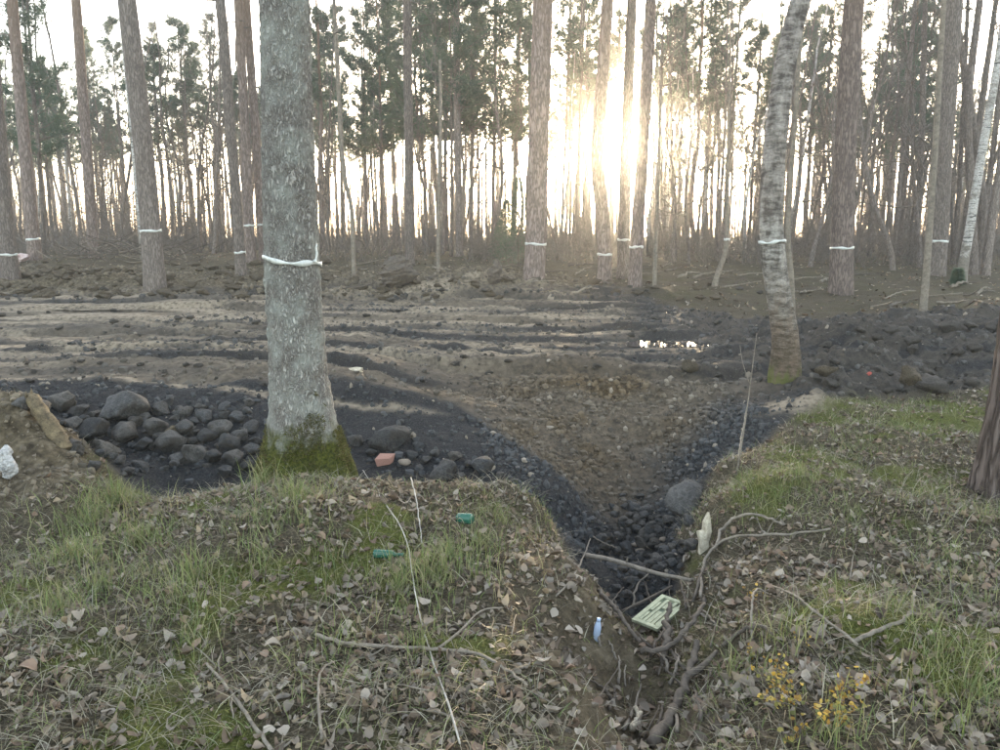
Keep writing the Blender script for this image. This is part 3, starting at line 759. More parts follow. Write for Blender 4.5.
key_tree('pine_tree', 'stout leaning pine with a white band, alone on the soil bank before the brush pile', 'tree', 17.5,
         [(155,291,22),(154,270,20),(151,232,19),(144,150,18),(135,70,17),(127,0,16)], 'pine_grey', 17, PCROWN[1], 10, (150,232), 24, .05, 0, .2, 7)
key_tree('pine_tree', 'straight thick pine with reddish banded foot beside the dark soil mound', 'tree', 18.5,
         [(534,292,23),(534,270,21),(536,246,20),(538,150,19.5),(541,70,19),(543,0,18.5)], 'pine', 18, PCROWN[0], 11, (536,246), 24, .05, 0, .12, 8)
key_tree('pine_tree', 'thick straight pine with mossy foot and white band behind the black soil ridge', 'tree', 17.8,
         [(840,300,25),(841,285,22),(842,250,21),(845,150,19.5),(850,70,18.5),(854,0,18)], 'pine', 18, PCROWN[3], 11, (842,250), 24, .05, 0, .2, 9)
key_tree('pine_tree', 'pine with a kinked stem and white band beside a pair of close pines', 'tree', 19.5,
         [(605,288,15),(605,253,14),(603,220,13.5),(598,175,13),(597,145,12.5),(602,80,11.5),(608,0,11)], 'pine', 17, PCROWN[2], 10, (605,253), 18, .06, 0, .15, 10)
key_tree('pine_tree', 'grey pine, the straighter of two banded pines standing close together', 'tree', 20.5,
         [(624,287,13),(624,238,12),(626,150,10.5),(629,70,10),(632,0,9.5)], 'pine_grey', 17, PCROWN[1], 10, (623,238), 16, .06, 0, .15, 11)
key_tree('pine_tree', 'reddish pine leaning away from its close grey neighbour, both banded', 'tree', 19.0,
         [(635,292,14),(636,246,13),(642.5,155,11.5),(647,70,11),(651,0,10.5)], 'pine', 17, PCROWN[4], 10, (634,246), 18, .06, 0, .15, 12)
key_tree('pine_tree', 'banded pine standing beside pale red litter on the soil bank', 'tree', 20,
         [(9,262,17),(7,250,16),(2,190,15),(-4,110,14),(-14,0,13)], 'pine_grey', 16, PCROWN[0], 9, (8,250), 18, .05, 0, .15, 13)
key_tree('pine_tree', 'slim reddish pine with a faint band, next to the pine by the red litter', 'tree', 26,
         [(36,266,14),(33,237,12.5),(26,160,11),(18,70,10),(12,0,9.5)], 'pine', 17, PCROWN[1], 10, (33,237), 16, .05, 0, .15, 14)
key_tree('pine_tree', 'slim straight reddish pine in front of the brushwood heap', 'tree', 27,
         [(94,260,11),(92,232,10),(87,150,9.5),(81,70,9),(76,0,8.5)], 'pine', 17, PCROWN[3], 10, None, 16, .05, 0, .15, 15)
key_tree('pine_tree', 'dark sinuous grey stem with a low white band near the thick mossy tree', 'tree', 21,
         [(241,273,11),(240,250,10),(237,205,10),(229,120,9.5),(226,60,9.5),(220,0,9)], 'pine_grey', 16, PCROWN[4], 10, (240,253), 16, .06, 0, .15, 16)
key_tree('pine_tree', 'banded pine, first of a close parallel pair behind the sinuous stem', 'tree', 25,
         [(251,262,10.5),(249,228,10),(246,150,9),(242,70,8.5),(238,0,8)], 'pine', 16, PCROWN[0], 10, (249,228), 14, .05, 0, .15, 17)
key_tree('pine_tree', 'banded pine, second of a close parallel pair beside the mossy tree', 'tree', 25.5,
         [(265,262,9.5),(262,226,9),(257,150,8.5),(251,70,8),(246,0,7.5)], 'pine', 16, PCROWN[2], 10, (262,226), 14, .05, 0, .15, 18)
key_tree('birch_tree', 'thin white birch hidden partly behind the stout leaning pine', 'tree', 26,
         [(146,262,6),(138,190,6),(130,100,5.5),(120,0,5)], 'birch', 14, BIRCHY[1][1], 7.4, None, 12, .05, 0, .15, 19)
key_tree('pine_tree', 'thick dark pine with a white band amid the crowd of leaning grey stems', 'tree', 22,
         [(939,283,18),(939,241,16.5),(943,150,16.5),(949,70,17),(953,0,17)], 'pine_grey', 17, PCROWN[5], 10, (938,241), 20, .06, 0, .15, 20)
key_tree('birch_tree', 'slender white birch with black flecks leaning out from the grey stems', 'tree', 20,
         [(962,272,10),(966,250,8.5),(976,190,8),(984,140,7.5),(996,75,7),(1004,20,6.5)], 'birch', 12, BIRCHY[0][1], 6.6, None, 14, .06, 0, .15, 21)
key_tree('bare_tree', 'grey crooked stem forking through the gap beside the white birch', 'tree', 23,
         [(974,270,9),(971,200,8),(967,110,7),(972,60,6.5),(980,0,6)], 'pine_grey', 13, BARE[1][1], 6, None, 12, .08, 0, .15, 22)
key_tree('bare_tree', 'pale slim sapling rising straight from the soil behind the black ridge', 'tree', 13,
         [(923,322,8),(926,280,7),(930,220,6),(936,140,5.5),(940,60,5),(944,0,4.5)], 'branch', 8, BARE[2][1], 4.4, None, 10, .08, 0, .15, 23, crown_scale=.55)
key_tree('bare_tree', 'thin smooth sapling close behind the curved birch', 'tree', 10.5,
         [(793,310,5.5),(791,270,5.5),(787,238,5),(793,150,4.5),(799,60,4),(803,0,3.5)], 'branch', 7, BARE[3][1], 3.9, None, 10, .08, 0, .15, 24, crown_scale=.45)
key_tree('bare_tree', 'thin pale dead tree with a forked top, standing past the mossy tree', 'tree', 18.5,
         [(354,291,4.5),(353,240,4.5),(352,205,4),(344,180,4),(340,120,4),(337,60,4),(334,0,3.5)], 'branch', 9, BARE[1][1], 4.2, None, 9, .08, 0, .15, 25, crown_scale=.6)
key_tree('bare_tree', 'thin pale sapling with a whitish foot in front of the dark pines', 'tree', 18.8,
         [(438,289,4),(438,240,3.8),(439,190,3.4),(441,120,3),(440,60,2.6)], 'branch', 6.5, BARE[2][1], 3.0, None, 8, .08, 0, .15, 26, crown_scale=.5)
key_tree('pine_tree', 'slim grey stem among bare twigs between the mossy tree and the soil mound', 'tree', 25,
         [(410,264,10),(410,200,9),(408,100,8.5),(407,0,8)], 'pine_grey', 15, PCROWN[1], 8.5, None, 14, .06, 0, .15, 27)
key_tree('pine_tree', 'dark short-crowned pine standing behind the thin whitish-footed sapling', 'tree', 30,
         [(461,262,8),(459,200,7),(457,120,6.5),(456,0,6)], 'pine_grey', 13, PCROWN[5], 5.0, None, 12, .06, 0, .15, 28)
key_tree('bare_tree', 'greenish thin sapling right beside the reddish leaning pine', 'tree', 17.8,
         [(655,294,4.5),(656,240,4),(658,180,3.5),(660,120,3)], 'branch', 7, BARE[0][1], 3.4, None, 8, .08, 0, .15, 29, crown_scale=.5)
key_tree('bare_tree', 'leaning grey stem bending over toward the thick pine by the black ridge', 'tree', 24,
         [(893,268,5.5),(890,245,5.5),(880,222,5),(869,190,5),(864,150,4.5),(858,110,4),(860,50,3.5)], 'pine_grey', 11, BARE[1][1], 5.5, None, 9, .08, 0, .15, 30, crown_scale=.7)
key_tree('bare_tree', 'short crooked broken sapling with a pale band near the curved birch', 'tree', 19,
         [(714,287,6),(718,272,5.5),(724,258,5),(727,242,5),(727,225,4),(728,150,3),(730,60,2.5)], 'branch', 7, None, None, (727,242), 8, .1, 0, .2, 31)
for k, (a, b, c, lab) in enumerate((
    ((988,280,9),(990,230,8.5),(1012,100,7), 'leaning grey stem behind the white birch, rooted by the fallen poles'),
    ((1003,285,9),(986,200,7.5),(962,60,6), 'grey stem crossing the others behind the white birch'),
    ((955,280,7),(968,200,6.5),(988,60,5.5), 'thin brown stem slanting between the banded pine and the birch'),
    ((994,288,6),(984,230,5.5),(1000,90,5), 'very thin curved stem rising between the white birch and the fallen poles'),
    ((948,276,5),(960,190,4.5),(966,40,4), 'thin upright stem just before the slanting brown stem'),
    ((905,270,5),(900,180,4.5),(912,40,4), 'thin wavering stem beside the bending grey stem'),
    ((918,272,6),(921,180,5.5),(924,40,5), 'thin straight stem beside the thick dark banded pine'))):
    key_tree('bare_tree', lab, 'tree', 23 + k, [a, b, c], 'pine_grey', 12, BARE[k % 4][1], 5.4, None, 10, .07, 0, .15, 40 + k, crown_scale=.8)

ANCH = ((20, 'the banded pine by the red litter'), (92, 'the brushwood heap'), (150, 'the stout leaning pine'), (250, 'the parallel pair of pines'), (300, 'the thick mossy tree'), (354, 'the thin forked dead tree'), (410, 'the slim grey stem'), (440, 'the whitish-footed sapling'), (536, 'the straight thick reddish pine'), (604, 'the kinked pine'), (640, 'the two close banded pines'), (725, 'the short crooked sapling'), (775, 'the curved birch'), (842, 'the thick mossy-footed pine'), (938, 'the thick dark banded pine'), (980, 'the leaning white birch'))
def behind(px): return ' behind ' + min(ANCH, key=lambda a: abs(a[0] - px))[1]
# ---- the wood behind: shared trunks and crowns, one object for every tree
def bg_trunk(seed, mat, bend=.12):
    rs = np.random.default_rng(seed); z = np.linspace(-.2, 15, 16)
    dx = np.cumsum(rs.normal(0, bend * .35, 16)); dy = np.cumsum(rs.normal(0, bend * .35, 16))
    p = np.stack([dx - dx[0], dy - dy[0], z], 1)
    rad = .12 * (1 - .7 * np.linspace(0, 1, 16)); rad[0] *= 1.25
    p2 = resample(p, 24); r2 = np.interp(p2[:, 2], z, rad)
    return trunk_mesh('wood_trunk', p2, r2, 8, M[mat], .08, seed), p2
BGT = [bg_trunk(300 + i, ('pine', 'pine_grey')[i % 2], .12 + .05 * (i % 3)) for i in range(8)]
def bg_pine(px, Y, Ht, rscale, cstart, csc, label, group, crown=None, lean=None):
    x = (px - 500) / F * Y * 1.0; g = float(gz(x, Y))
    me, path = random.choice(BGT)
    if abs(px - 634) < 48: cstart = max(cstart, Y * .11 + .9 + 2.2); Ht = max(Ht, cstart + 4); crown = PCROWN[2]
    root = link('pine_tree', None, None, (x, Y, g), (random.gauss(0, .012), random.gauss(0, .016), random.uniform(0, 6.28)))
    tag(root, label + behind(px), 'tree', group)
    hs = Ht / 15
    link('trunk', me, root, (0, 0, 0), (0, 0, 0), (rscale, rscale, hs))
    i = int(np.argmin(abs(path[:, 2] * hs - cstart)))
    link('crown', crown or random.choice(PCROWN), root, (path[i, 0] * rscale, path[i, 1] * rscale, cstart), (0, 0, random.uniform(0, 6.28)), (csc, csc, csc * random.uniform(.9, 1.1)))
LAB_MID = 'bushy-crowned pine of the middle wood'
for px, Y, Ht, cs, sc, ci in (
    (48,30,12,3.6,.95,3),(60,36,11,3.5,.8,2),(172,40,10,5.0,1.0,2),(200,42,10.5,5.2,1.05,0),(112,50,10,5.5,.8,4),
    (345,46,13,6.0,1.0,1),(368,42,12,4.6,1.1,3),(385,40,12,4.4,1.1,5),(425,38,13,4.6,1.1,5),(446,36,14,4.8,1.15,3),(472,35,14,4.8,1.2,5),(495,38,15,4.6,1.15,5),(512,42,15,5.5,1.1,3),(400,50,14,6.5,1.1,0),(440,55,15,7,1.1,3),(480,52,15,7,1.1,1),
    (560,44,15,8.0,1.0,0),(582,48,16,8,1.0,3),(676,42,14,7.0,1.05,2),(690,36,14,6.5,1.05,3),(668,50,15,7.5,1.0,5),(720,40,14,6.8,1.0,1),(745,38,14,6.4,.95,4),(765,46,14,6,1.0,0),
    (815,44,13,6.0,.9,3),(880,40,13,6.2,1.0,1),(895,36,12,5.2,.95,2),(868,46,12,4.6,.9,0),(908,44,13,5.6,1.0,3),(825,52,13,5.0,1.0,5),(750,56,12,4.2,.9,2),(700,58,12,5.0,.9,3),(990,60,9,2.6,.9,2),(1005,52,9,2.4,.9,0),(965,62,10,4,.9,3),
    (140,46,9.5,5.2,.9,3),(75,54,11,5,1,0),(330,56,14,6,1,5),(415,46,14,5.6,1.1,5),(460,44,15,5.8,1.15,3),(530,46,16,7,1.1,3),(575,40,16,8,1,3),(705,46,15,7,1.1,5),(780,42,15,6.5,1.05,5),(800,50,14,5.6,1.0,3),(840,46,13,5.2,1.05,5),(890,50,13,5.0,1.05,5),(925,46,13,5.4,1.0,3),
    (20,46,12,5.0,.9,1),(-20,40,13,5,1,3),(1030,45,13,5,1,1),(310,48,14,7,1,0),(325,40,14,6.8,.95,4)):
    bg_pine(px, Y, Ht, random.uniform(.7, 1.05), cs, sc, LAB_MID, 'bushy pines of the middle wood', PCROWN[ci])
LAB_FAR = 'slender bare-stemmed pine of the far wood'
placed = []
tries = 0
while len(placed) < 280 and tries < 12000:
    tries += 1
    px = random.uniform(-60, 1060); Y = random.uniform(48, 98)
    x = (px - 500) / F * Y
    if any((x - a) ** 2 + (Y - b) ** 2 < 1.1 for a, b in placed): continue
    # clearer lanes round the sun and near the gaps of the wood
    if abs(px - 634) < 9 and random.random() < .7: continue
    placed.append((x, Y))
    low = px < 300
    Ht = random.uniform(11, 15) if low else random.uniform(13, 19)
    bg_pine(px, Y, Ht, random.uniform(.65, 1.25), Ht * random.uniform(.5, .68), random.uniform(.45, .8), LAB_FAR, 'slender pines of the far wood')
LAB_BARE = 'thin leafless twiggy tree in the wood'
for k in range(150):
    if k < 90: px = random.uniform(640, 1020); Y = random.uniform(25, 60)
    else: px = random.uniform(-10, 620); Y = random.uniform(30, 60)
    if abs(px - 633) < 12: px += 30
    x = (px - 500) / F * Y; g = float(gz(x, Y))
    birch = random.random() < .2
    tr, cr = random.choice(BIRCHY if birch else BARE)
    s = random.uniform(.7, 1.25)
    root = link('birch_tree' if birch else 'bare_tree', None, None, (x, Y, g), (random.gauss(0, .05), random.gauss(0, .06), random.uniform(0, 6.28)), (s,) * 3)
    tag(root, ('thin pale-barked leafless birch in the wood' if birch else LAB_BARE) + behind(px), 'tree', 'pale leafless birches in the wood' if birch else 'leafless trees in the wood')
    link('trunk', tr, root); link('crown', cr, root)

def far_wood():
    rs = np.random.default_rng(66); mb = MB()
    for k in range(420):
        px = rs.uniform(-80, 1080); Y = rs.uniform(75, 125); x = (px - 500) / F * Y; H = rs.uniform(12, 18); r = rs.uniform(.07, .14)
        if abs(px - 635) < 14: continue
        lx, ly = rs.normal(0, .35, 2)
        mb.tube([(x, Y, .6), (x + lx * .4, Y, .85 + H * .5), (x + lx, Y + ly, .85 + H)], [r, r * .7, r * .25], 5, 0, False)
        for j in range(7):
            z = rs.uniform(2.5, H); az = rs.uniform(0, 6.28); L = rs.uniform(.5, 1.6)
            mb.tube([(x + lx * z / H, Y, z), (x + lx * z / H + L * math.cos(az), Y + L * math.sin(az), z + rs.uniform(-.2, .6))], [.022, .008], 3, 0, False)
    return mb.mesh('far_wood', M['pine_grey'])
tag(link('far_wood', far_wood()), 'mass of thin far trunks closing the wood against the bright horizon', 'wood', kind='stuff')

# ---- bare thicket of the wood's floor
def thicket():
    rs = np.random.default_rng(55); mb = MB()
    for k in range(1100):
        px = rs.uniform(-60, 1060); Y = rs.uniform(26, 75)
        if px < 300: Y = rs.uniform(30, 70)
        x = (px - 500) / F * Y; g = float(gz(x, Y)); H = (.9 + 2.6 * rs.random() ** 1.8) * (1.25 if px > 640 else 1)
        for s in range(rs.integers(7, 12)):
            az = rs.uniform(0, 6.28); d = np.array([math.cos(az) * .45, math.sin(az) * .45, 1.]) ; d /= np.linalg.norm(d)
            p = np.array([x + rs.normal(0, .4), Y + rs.normal(0, .4), g - .05]); q = [p]; L = H * rs.uniform(.5, 1.1)
            for i in range(3):
                d = d + rs.normal(0, .2, 3); d /= np.linalg.norm(d); q.append(q[-1] + d * L / 3)
            mb.tube(np.array(q), [.014, .011, .008, .004], 3, 0, False)
            for i in (1, 2, 2, 3):
                e = d + rs.normal(0, .6, 3); e /= np.linalg.norm(e)
                mb.tube(np.array([q[i], q[i] + e * L * rs.uniform(.25, .5)]), [.008, .003], 3, 0, False)
    return mb.mesh('thicket', M['twig'], False)
tag(link('thicket', thicket()), 'grey-brown leafless brushwood thicket covering the floor of the wood', 'thicket', kind='stuff')

# green young spruce by the straight thick pine, dark juniper by the leaning birch
def young_conifer(seed, H, Rr):
    rs = np.random.default_rng(seed); n = 3800
    t = rs.random(n) ** .8; az = rs.uniform(0, 6.28, n); rr = Rr * (1 - t) * np.sqrt(rs.random(n)) + .02
    c = np.stack([rr * np.cos(az), rr * np.sin(az), t * H + .05], 1)
    d = np.stack([np.cos(az), np.sin(az), rs.normal(.1, .4, n)], 1) + rs.normal(0, .4, (n, 3)); d /= np.linalg.norm(d, axis=1)[:, None]
    s = np.cross(d, rs.normal(0, 1, (n, 3))); s /= np.linalg.norm(s, axis=1)[:, None]
    V = np.stack([c - s * .008, c + s * .008, c + d * rs.uniform(.06, .14, n)[:, None]], 1).reshape(-1, 3)
    mb = MB(); mb.add(V, None, np.arange(3 * n).reshape(-1, 3), 0)
    st = MB(); st.tube([(0, 0, -.1), (0, 0, H * .95)], [.03, .006], 6)
    return mb.mesh('foliage', M['needles'], False), st.mesh('stem', M['twig'])
for px, Y, H, Rr, lab in ((518, 24, 2.6, .75, 'young green spruce close beside the straight thick pine'), (506, 28, 2.0, .7, 'smaller green spruce behind the young spruce by the thick pine'), (955, 19, .34, .10, 'tiny dark evergreen seedling at the foot of the white birch')):
    f, s = young_conifer(int(px), H, Rr); x = (px - 500) / F * Y
    root = link('young_spruce', None, None, (x, Y, float(gz(x, Y)))); tag(root, lab, 'young tree')
    link('trunk', s, root); link('crown', f, root)

# ------------------------------------------------------------------ stones and clods
def rock_mesh(seed, mat, sub=3, squash=(1, 1, .75), rough=.28, facet=True, fine=.09):
    import bmesh
    bm = bmesh.new(); bmesh.ops.create_icosphere(bm, subdivisions=sub, radius=1)
    V = np.array([v.co for v in bm.verts]); Fc = np.array([[v.index for v in f.verts] for f in bm.faces]); bm.free()
    rs = np.random.default_rng(seed)
    if facet:      # broken faces: cut the ball with a few planes
        for k in range(16):
            nrm = rs.normal(0, 1, 3); nrm /= np.linalg.norm(nrm); dd = rs.uniform(.52, .86)
            ex = np.clip(V @ nrm - dd, 0, None); V = V - ex[:, None] * nrm * .97
    V = V * (1 + rough * fbm3(V, 1.1, 3, seed)[:, None] + fine * fbm3(V, 4, 3, seed + 3)[:, None]) * np.array(squash)
    return build_mesh('rock', V, Fc, M[mat], True)
ROCK = [rock_mesh(400 + i, 'stone', 3, (1, rs_, h)) for i, (rs_, h) in enumerate(((.8, .6), (.9, .75), (.75, .65), (1, .8), (.85, .55), (.7, .7)))]
CLOD = [rock_mesh(420 + i, 'clod', 3, (1, .85, .7), .85, True, .4) for i in range(4)]
def put_rock(name, px, py, wpx, label, cat, group=None, me=None, sink=.35, mat=None, hk=1.0):
    p = hit(px, py + wpx * .12); me = me or random.choice(ROCK)
    s = wpx * p[1] / F / 2 * 1.08
    o = link(name, me, None, (p[0], p[1] + s * .25, p[2] + s * .6 * (1 - sink) * hk - .0), (random.uniform(-.25, .25), random.uniform(-.25, .25), random.uniform(0, 6.28) if abs(hk - 1) < .01 else random.uniform(-.3, .3)), (s, s, s * hk))
    tag(o, label, cat, group); return o
put_rock('boulder', 120, 415, 52, 'largest rounded grey boulder on top of the stone heap beside the mossy tree', 'boulder', me=ROCK[0], hk=1.02)
put_rock('boulder', 391, 444, 50, 'broad flat-topped dark boulder resting on the broken brick', 'boulder', me=ROCK[4], hk=1.03)
put_rock('boulder', 690, 506, 46, 'large dark half-buried boulder at the head of the ditch', 'boulder', me=ROCK[3], hk=1.02)
put_rock('boulder', 355, 444, 17, 'small upright stone wedged between mossy tree foot and flat-topped boulder', 'boulder', me=ROCK[5], hk=1.5)
put_rock('boulder', 444, 476, 36, 'lumpy dark boulder on the edge of the leafy knoll', 'boulder', me=ROCK[2], hk=1.01)
put_rock('boulder', 482, 470, 28, 'dark boulder with a pale top at the foot of the black soil fan', 'boulder', me=ROCK[1], hk=1.01)
LAB_HEAP = 'dark grey boulder in the heap of stones between mossy tree and rotten log stub'
LAB_HEAP2 = 'small dark stone filling gaps in the heap beside the mossy tree'
heap = [(88,436,32),(124,437,31),(105,452,23),(170,447,26),(154,431,22),(182,432,24),(194,457,25),(142,448,20),(218,432,25),(228,447,22),(60,407,25),(78,413,20),(206,440,18),(212,460,20),(240,438,18),(232,462,20),(160,412,18),(185,414,16),(205,418,20),(236,420,17),(72,428,18),(250,452,16),(134,424,14),(252,430,16),(176,462,15),(225,474,18),(246,468,16),(40,408,18),(22,405,16),(118,456,14),(190,443,14)]
for a in heap: put_rock('boulder', a[0], a[1], a[2] * 1.22, LAB_HEAP, 'boulder', 'boulders of the stone heap')
for i in range(70):
    put_rock('boulder', random.uniform(50, 262), random.uniform(402, 474), random.uniform(8, 17), LAB_HEAP2, 'boulder', 'boulders of the stone heap')
LAB_FAN = 'small dark stone at the foot of the black soil fan by the leafy knoll'
for a in ((412,456,14),(425,462,16),(455,458,18),(468,466,14),(435,455,12),(500,476,12),(372,455,14),(420,470,12),(515,482,10),(460,478,12)): put_rock('stone', *a, LAB_FAN, 'stone', 'stones below the soil fan')
LAB_PIT = 'fist-sized dark stone among the loose stones in the bottom of the ditch'
for i in range(130):
    px = random.gauss(642, 26); py = random.gauss(552, 26)
    if not (590 < px < 698 and 495 < py < 606): continue
    put_rock('stone', px, py, random.uniform(8, 17), LAB_PIT, 'stone', 'stones in the ditch', sink=.2)
tan_rock = [rock_mesh(440 + i, 'pale_stone', 2, (1, .8, .7), .3) for i in range(2)]
for a in ((640,552,11),(651,548,12),(663,541,10),(404,464,14),(634,545,9)): put_rock('stone', *a, 'small tan stone lying among dark stones', 'stone', 'tan stones', tan_rock[a[0] % 2])
mb = MB(); mb.box((0, 0, 0), (1.9, 1.2, .95)); bv = mb.V[0]; bv += np.random.default_rng(3).normal(0, .12, bv.shape); bv[[1, 5]] *= .7
brick_me = mb.mesh('broken_brick', M['brick'], False)
put_rock('broken_brick', 385, 463, 17, 'reddish broken brick wedged under the flat-topped boulder', 'brick', None, brick_me, .1, hk=1.05)
put_rock('soil_clod', 934, 390, 36, 'big black soil clod with a hollow beneath at the foot of the ridge', 'clod', None, CLOD[0], hk=1.03)
put_rock('soil_clod', 908, 382, 24, 'tan-topped clod of turf beside the big black clod', 'clod', None, rock_mesh(451, 'earth_clod', 3, (1, .9, .8), .9), hk=1.02)
put_rock('soil_clod', 826, 374, 26, 'brown clod lying against the foot of the curved birch', 'clod', None, rock_mesh(452, 'earth_clod', 3, (1, .8, .6), .9), hk=1.02)
put_rock('soil_clod', 690, 370, 20, 'pale tan clod on the rim above the clay slope', 'clod', None, rock_mesh(453, 'earth_clod', 3, (1, .8, .8), .9), hk=1.02)
LAB_RIDGE = 'black soil clod on the churned ridge behind the grassy bank'
for i in range(38):
    put_rock('soil_clod', random.uniform(815, 1000), random.uniform(322, 396), random.uniform(6, 19), LAB_RIDGE, 'clod', 'clods of the black ridge', random.choice(CLOD), .6)
ECL = [rock_mesh(430 + i, 'earth_clod', 3, (1, .9, .5), .9, True, .4) for i in range(3)]
for i in range(110):
    put_rock('soil_clod', random.uniform(0, 330), random.uniform(262, 296), random.uniform(5, 17), 'brown earth clod on the soil bank around the stout leaning pine', 'clod', 'clods of the brown soil bank', random.choice(ECL), .55)
for i in range(50):
    put_rock('soil_clod', random.choice((random.uniform(335, 530), random.uniform(560, 760))), random.uniform(278, 300), random.uniform(5, 14), 'brown earth clod along the far edge of the mud field', 'clod', 'clods along the far edge of the mud', random.choice(ECL), .55)
LAB_FIELD = 'dark lump of churned mud lying in the rutted field'
for i in range(90):
    put_rock('soil_clod', random.uniform(0, 800), random.uniform(288, 385), random.uniform(4, 10), LAB_FIELD, 'clod', 'clods of the rutted field', random.choice(CLOD), .5)

# loose crumbs of soil and gravel: countless
def crumbs():
    rs = np.random.default_rng(77)
    ico = np.array([(0,0,1),(.894,0,.447),(.276,.851,.447),(-.724,.526,.447),(-.724,-.526,.447),(.276,-.851,.447),(.724,.526,-.447),(-.276,.851,-.447),(-.894,0,-.447),(-.276,-.851,-.447),(.724,-.526,-.447),(0,0,-1)])
    fc = np.array([(0,1,2),(0,2,3),(0,3,4),(0,4,5),(0,5,1),(1,6,2),(2,7,3),(3,8,4),(4,9,5),(5,10,1),(6,7,2),(7,8,3),(8,9,4),(9,10,5),(10,6,1),(6,11,7),(7,11,8),(8,11,9),(9,11,10),(10,11,6)])
    n = 40000
    x = rs.uniform(-6, 7.5, n); y = 3.9 + 15 * rs.random(n) ** 1.7
    x = np.concatenate([x, rs.uniform(-.2, 2.4, 9000)]); y = np.concatenate([y, rs.uniform(4.6, 8.4, 9000)])
    x = np.concatenate([x, rs.uniform(-16, 3, 9000)]); y = np.concatenate([y, rs.uniform(16.5, 25, 9000)]); n = len(x)
    md, pe, cl, so, gu = zones(x, y)
    keep = ((md > .5) & (rs.random(n) < .35 + .65 * np.clip(pe + cl, 0, 1))) | (so > .5)
    x, y, md, pe, cl, so = x[keep], y[keep], md[keep], pe[keep], cl[keep], so[keep]; n = len(x)
    r = .007 + .028 * rs.random(n) ** 4; r *= 1 + .05 * np.clip(y - 6, 0, 8) + .55 * (y > 16.5)
    P = np.stack([x, y, gz(x, y) + r * .25], 1)
    V = ico[None] * (1 + rs.uniform(-.35, .35, (n, 12, 1))) * (r[:, None] * rs.uniform(.65, 1.2, (n, 3)))[:, None, :] + P[:, None, :]
    T = (fc[None] + (np.arange(n) * 12)[:, None, None]).reshape(-1, 3)
    dark = np.array([.040, .039, .038]); brown = np.array([.075, .053, .030]); grey = np.array([.09, .074, .056]); so_c = np.array([.10, .08, .055])
    c = grey * np.ones((n, 3)); c = c * (1 - pe[:, None]) + dark * pe[:, None]; c = c * (1 - cl[:, None]) + brown * cl[:, None]; c = np.where((so > .5)[:, None], so_c, c)
    c *= rs.uniform(.6, 1.6, (n, 1)); pick = rs.random(n) < .035; c[pick] = np.array([.2, .165, .125]) * rs.uniform(.7, 1.2, (pick.sum(), 1))
    return build_mesh('crumbs', V.reshape(-1, 3), T, M['lump'], False, None, np.repeat(c, 12, 0))
tag(link('soil_crumbs', crumbs()), 'loose crumbs of soil and gravel strewn over the dug earth', 'gravel', kind='stuff')

# ------------------------------------------------------------------ fallen leaves
def leaf_shape(bend, curl):
    u = np.array([0, .16, .46, .78, 1.0]); w = np.array([.03, .30, .41, .27, .02])
    V = []
    for i in range(5):
        for s in (-1, 0, 1):
            V.append((u[i] - .5, s * w[i], bend * (u[i] - .5) ** 2 * 1.6 + curl * abs(s) * w[i]))
    Q = []
    for i in range(4):
        for j in range(2): Q.append((i * 3 + j, i * 3 + 3 + j, i * 3 + 4 + j, i * 3 + 1 + j))
    return np.array(V), np.array(Q)
LEAFC = np.array([(.22,.168,.12),(.27,.22,.165),(.16,.115,.076),(.10,.072,.047),(.31,.26,.205),(.21,.14,.095),(.25,.19,.12),(.17,.135,.10)])
def rot_mats(rs, n, tilt):
    az = rs.uniform(0, 2 * math.pi, n); tx = rs.normal(0, tilt, n); ty = rs.normal(0, tilt, n)
    cz, sz, cx, sx, cy, sy = np.cos(az), np.sin(az), np.cos(tx), np.sin(tx), np.cos(ty), np.sin(ty)
    Z = np.zeros(n); O = np.ones(n)
    Rz = np.stack([cz, -sz, Z, sz, cz, Z, Z, Z, O], 1).reshape(n, 3, 3); Rx = np.stack([O, Z, Z, Z, cx, -sx, Z, sx, cx], 1).reshape(n, 3, 3); Ry = np.stack([cy, Z, sy, Z, O, Z, -sy, Z, cy], 1).reshape(n, 3, 3)
    return Rx @ Ry @ Rz
def litter_density(x, y):
    md, pe, cl, so, gu = zones(x, y)
    ms = sst(.1, .4, fbm2(x * 1.8, y * 1.8, 4, 111) + .05)
    return (1 - sst(.15, .6, md)) * (1 - .9 * np.clip(so, 0, 1)) * (1 - .55 * ms) * (.4 + .6 * sst(-.3, .3, fbm2(x * 2.3 + 9, y * 2.3, 3, 121))) * (1 - .45 * gu)
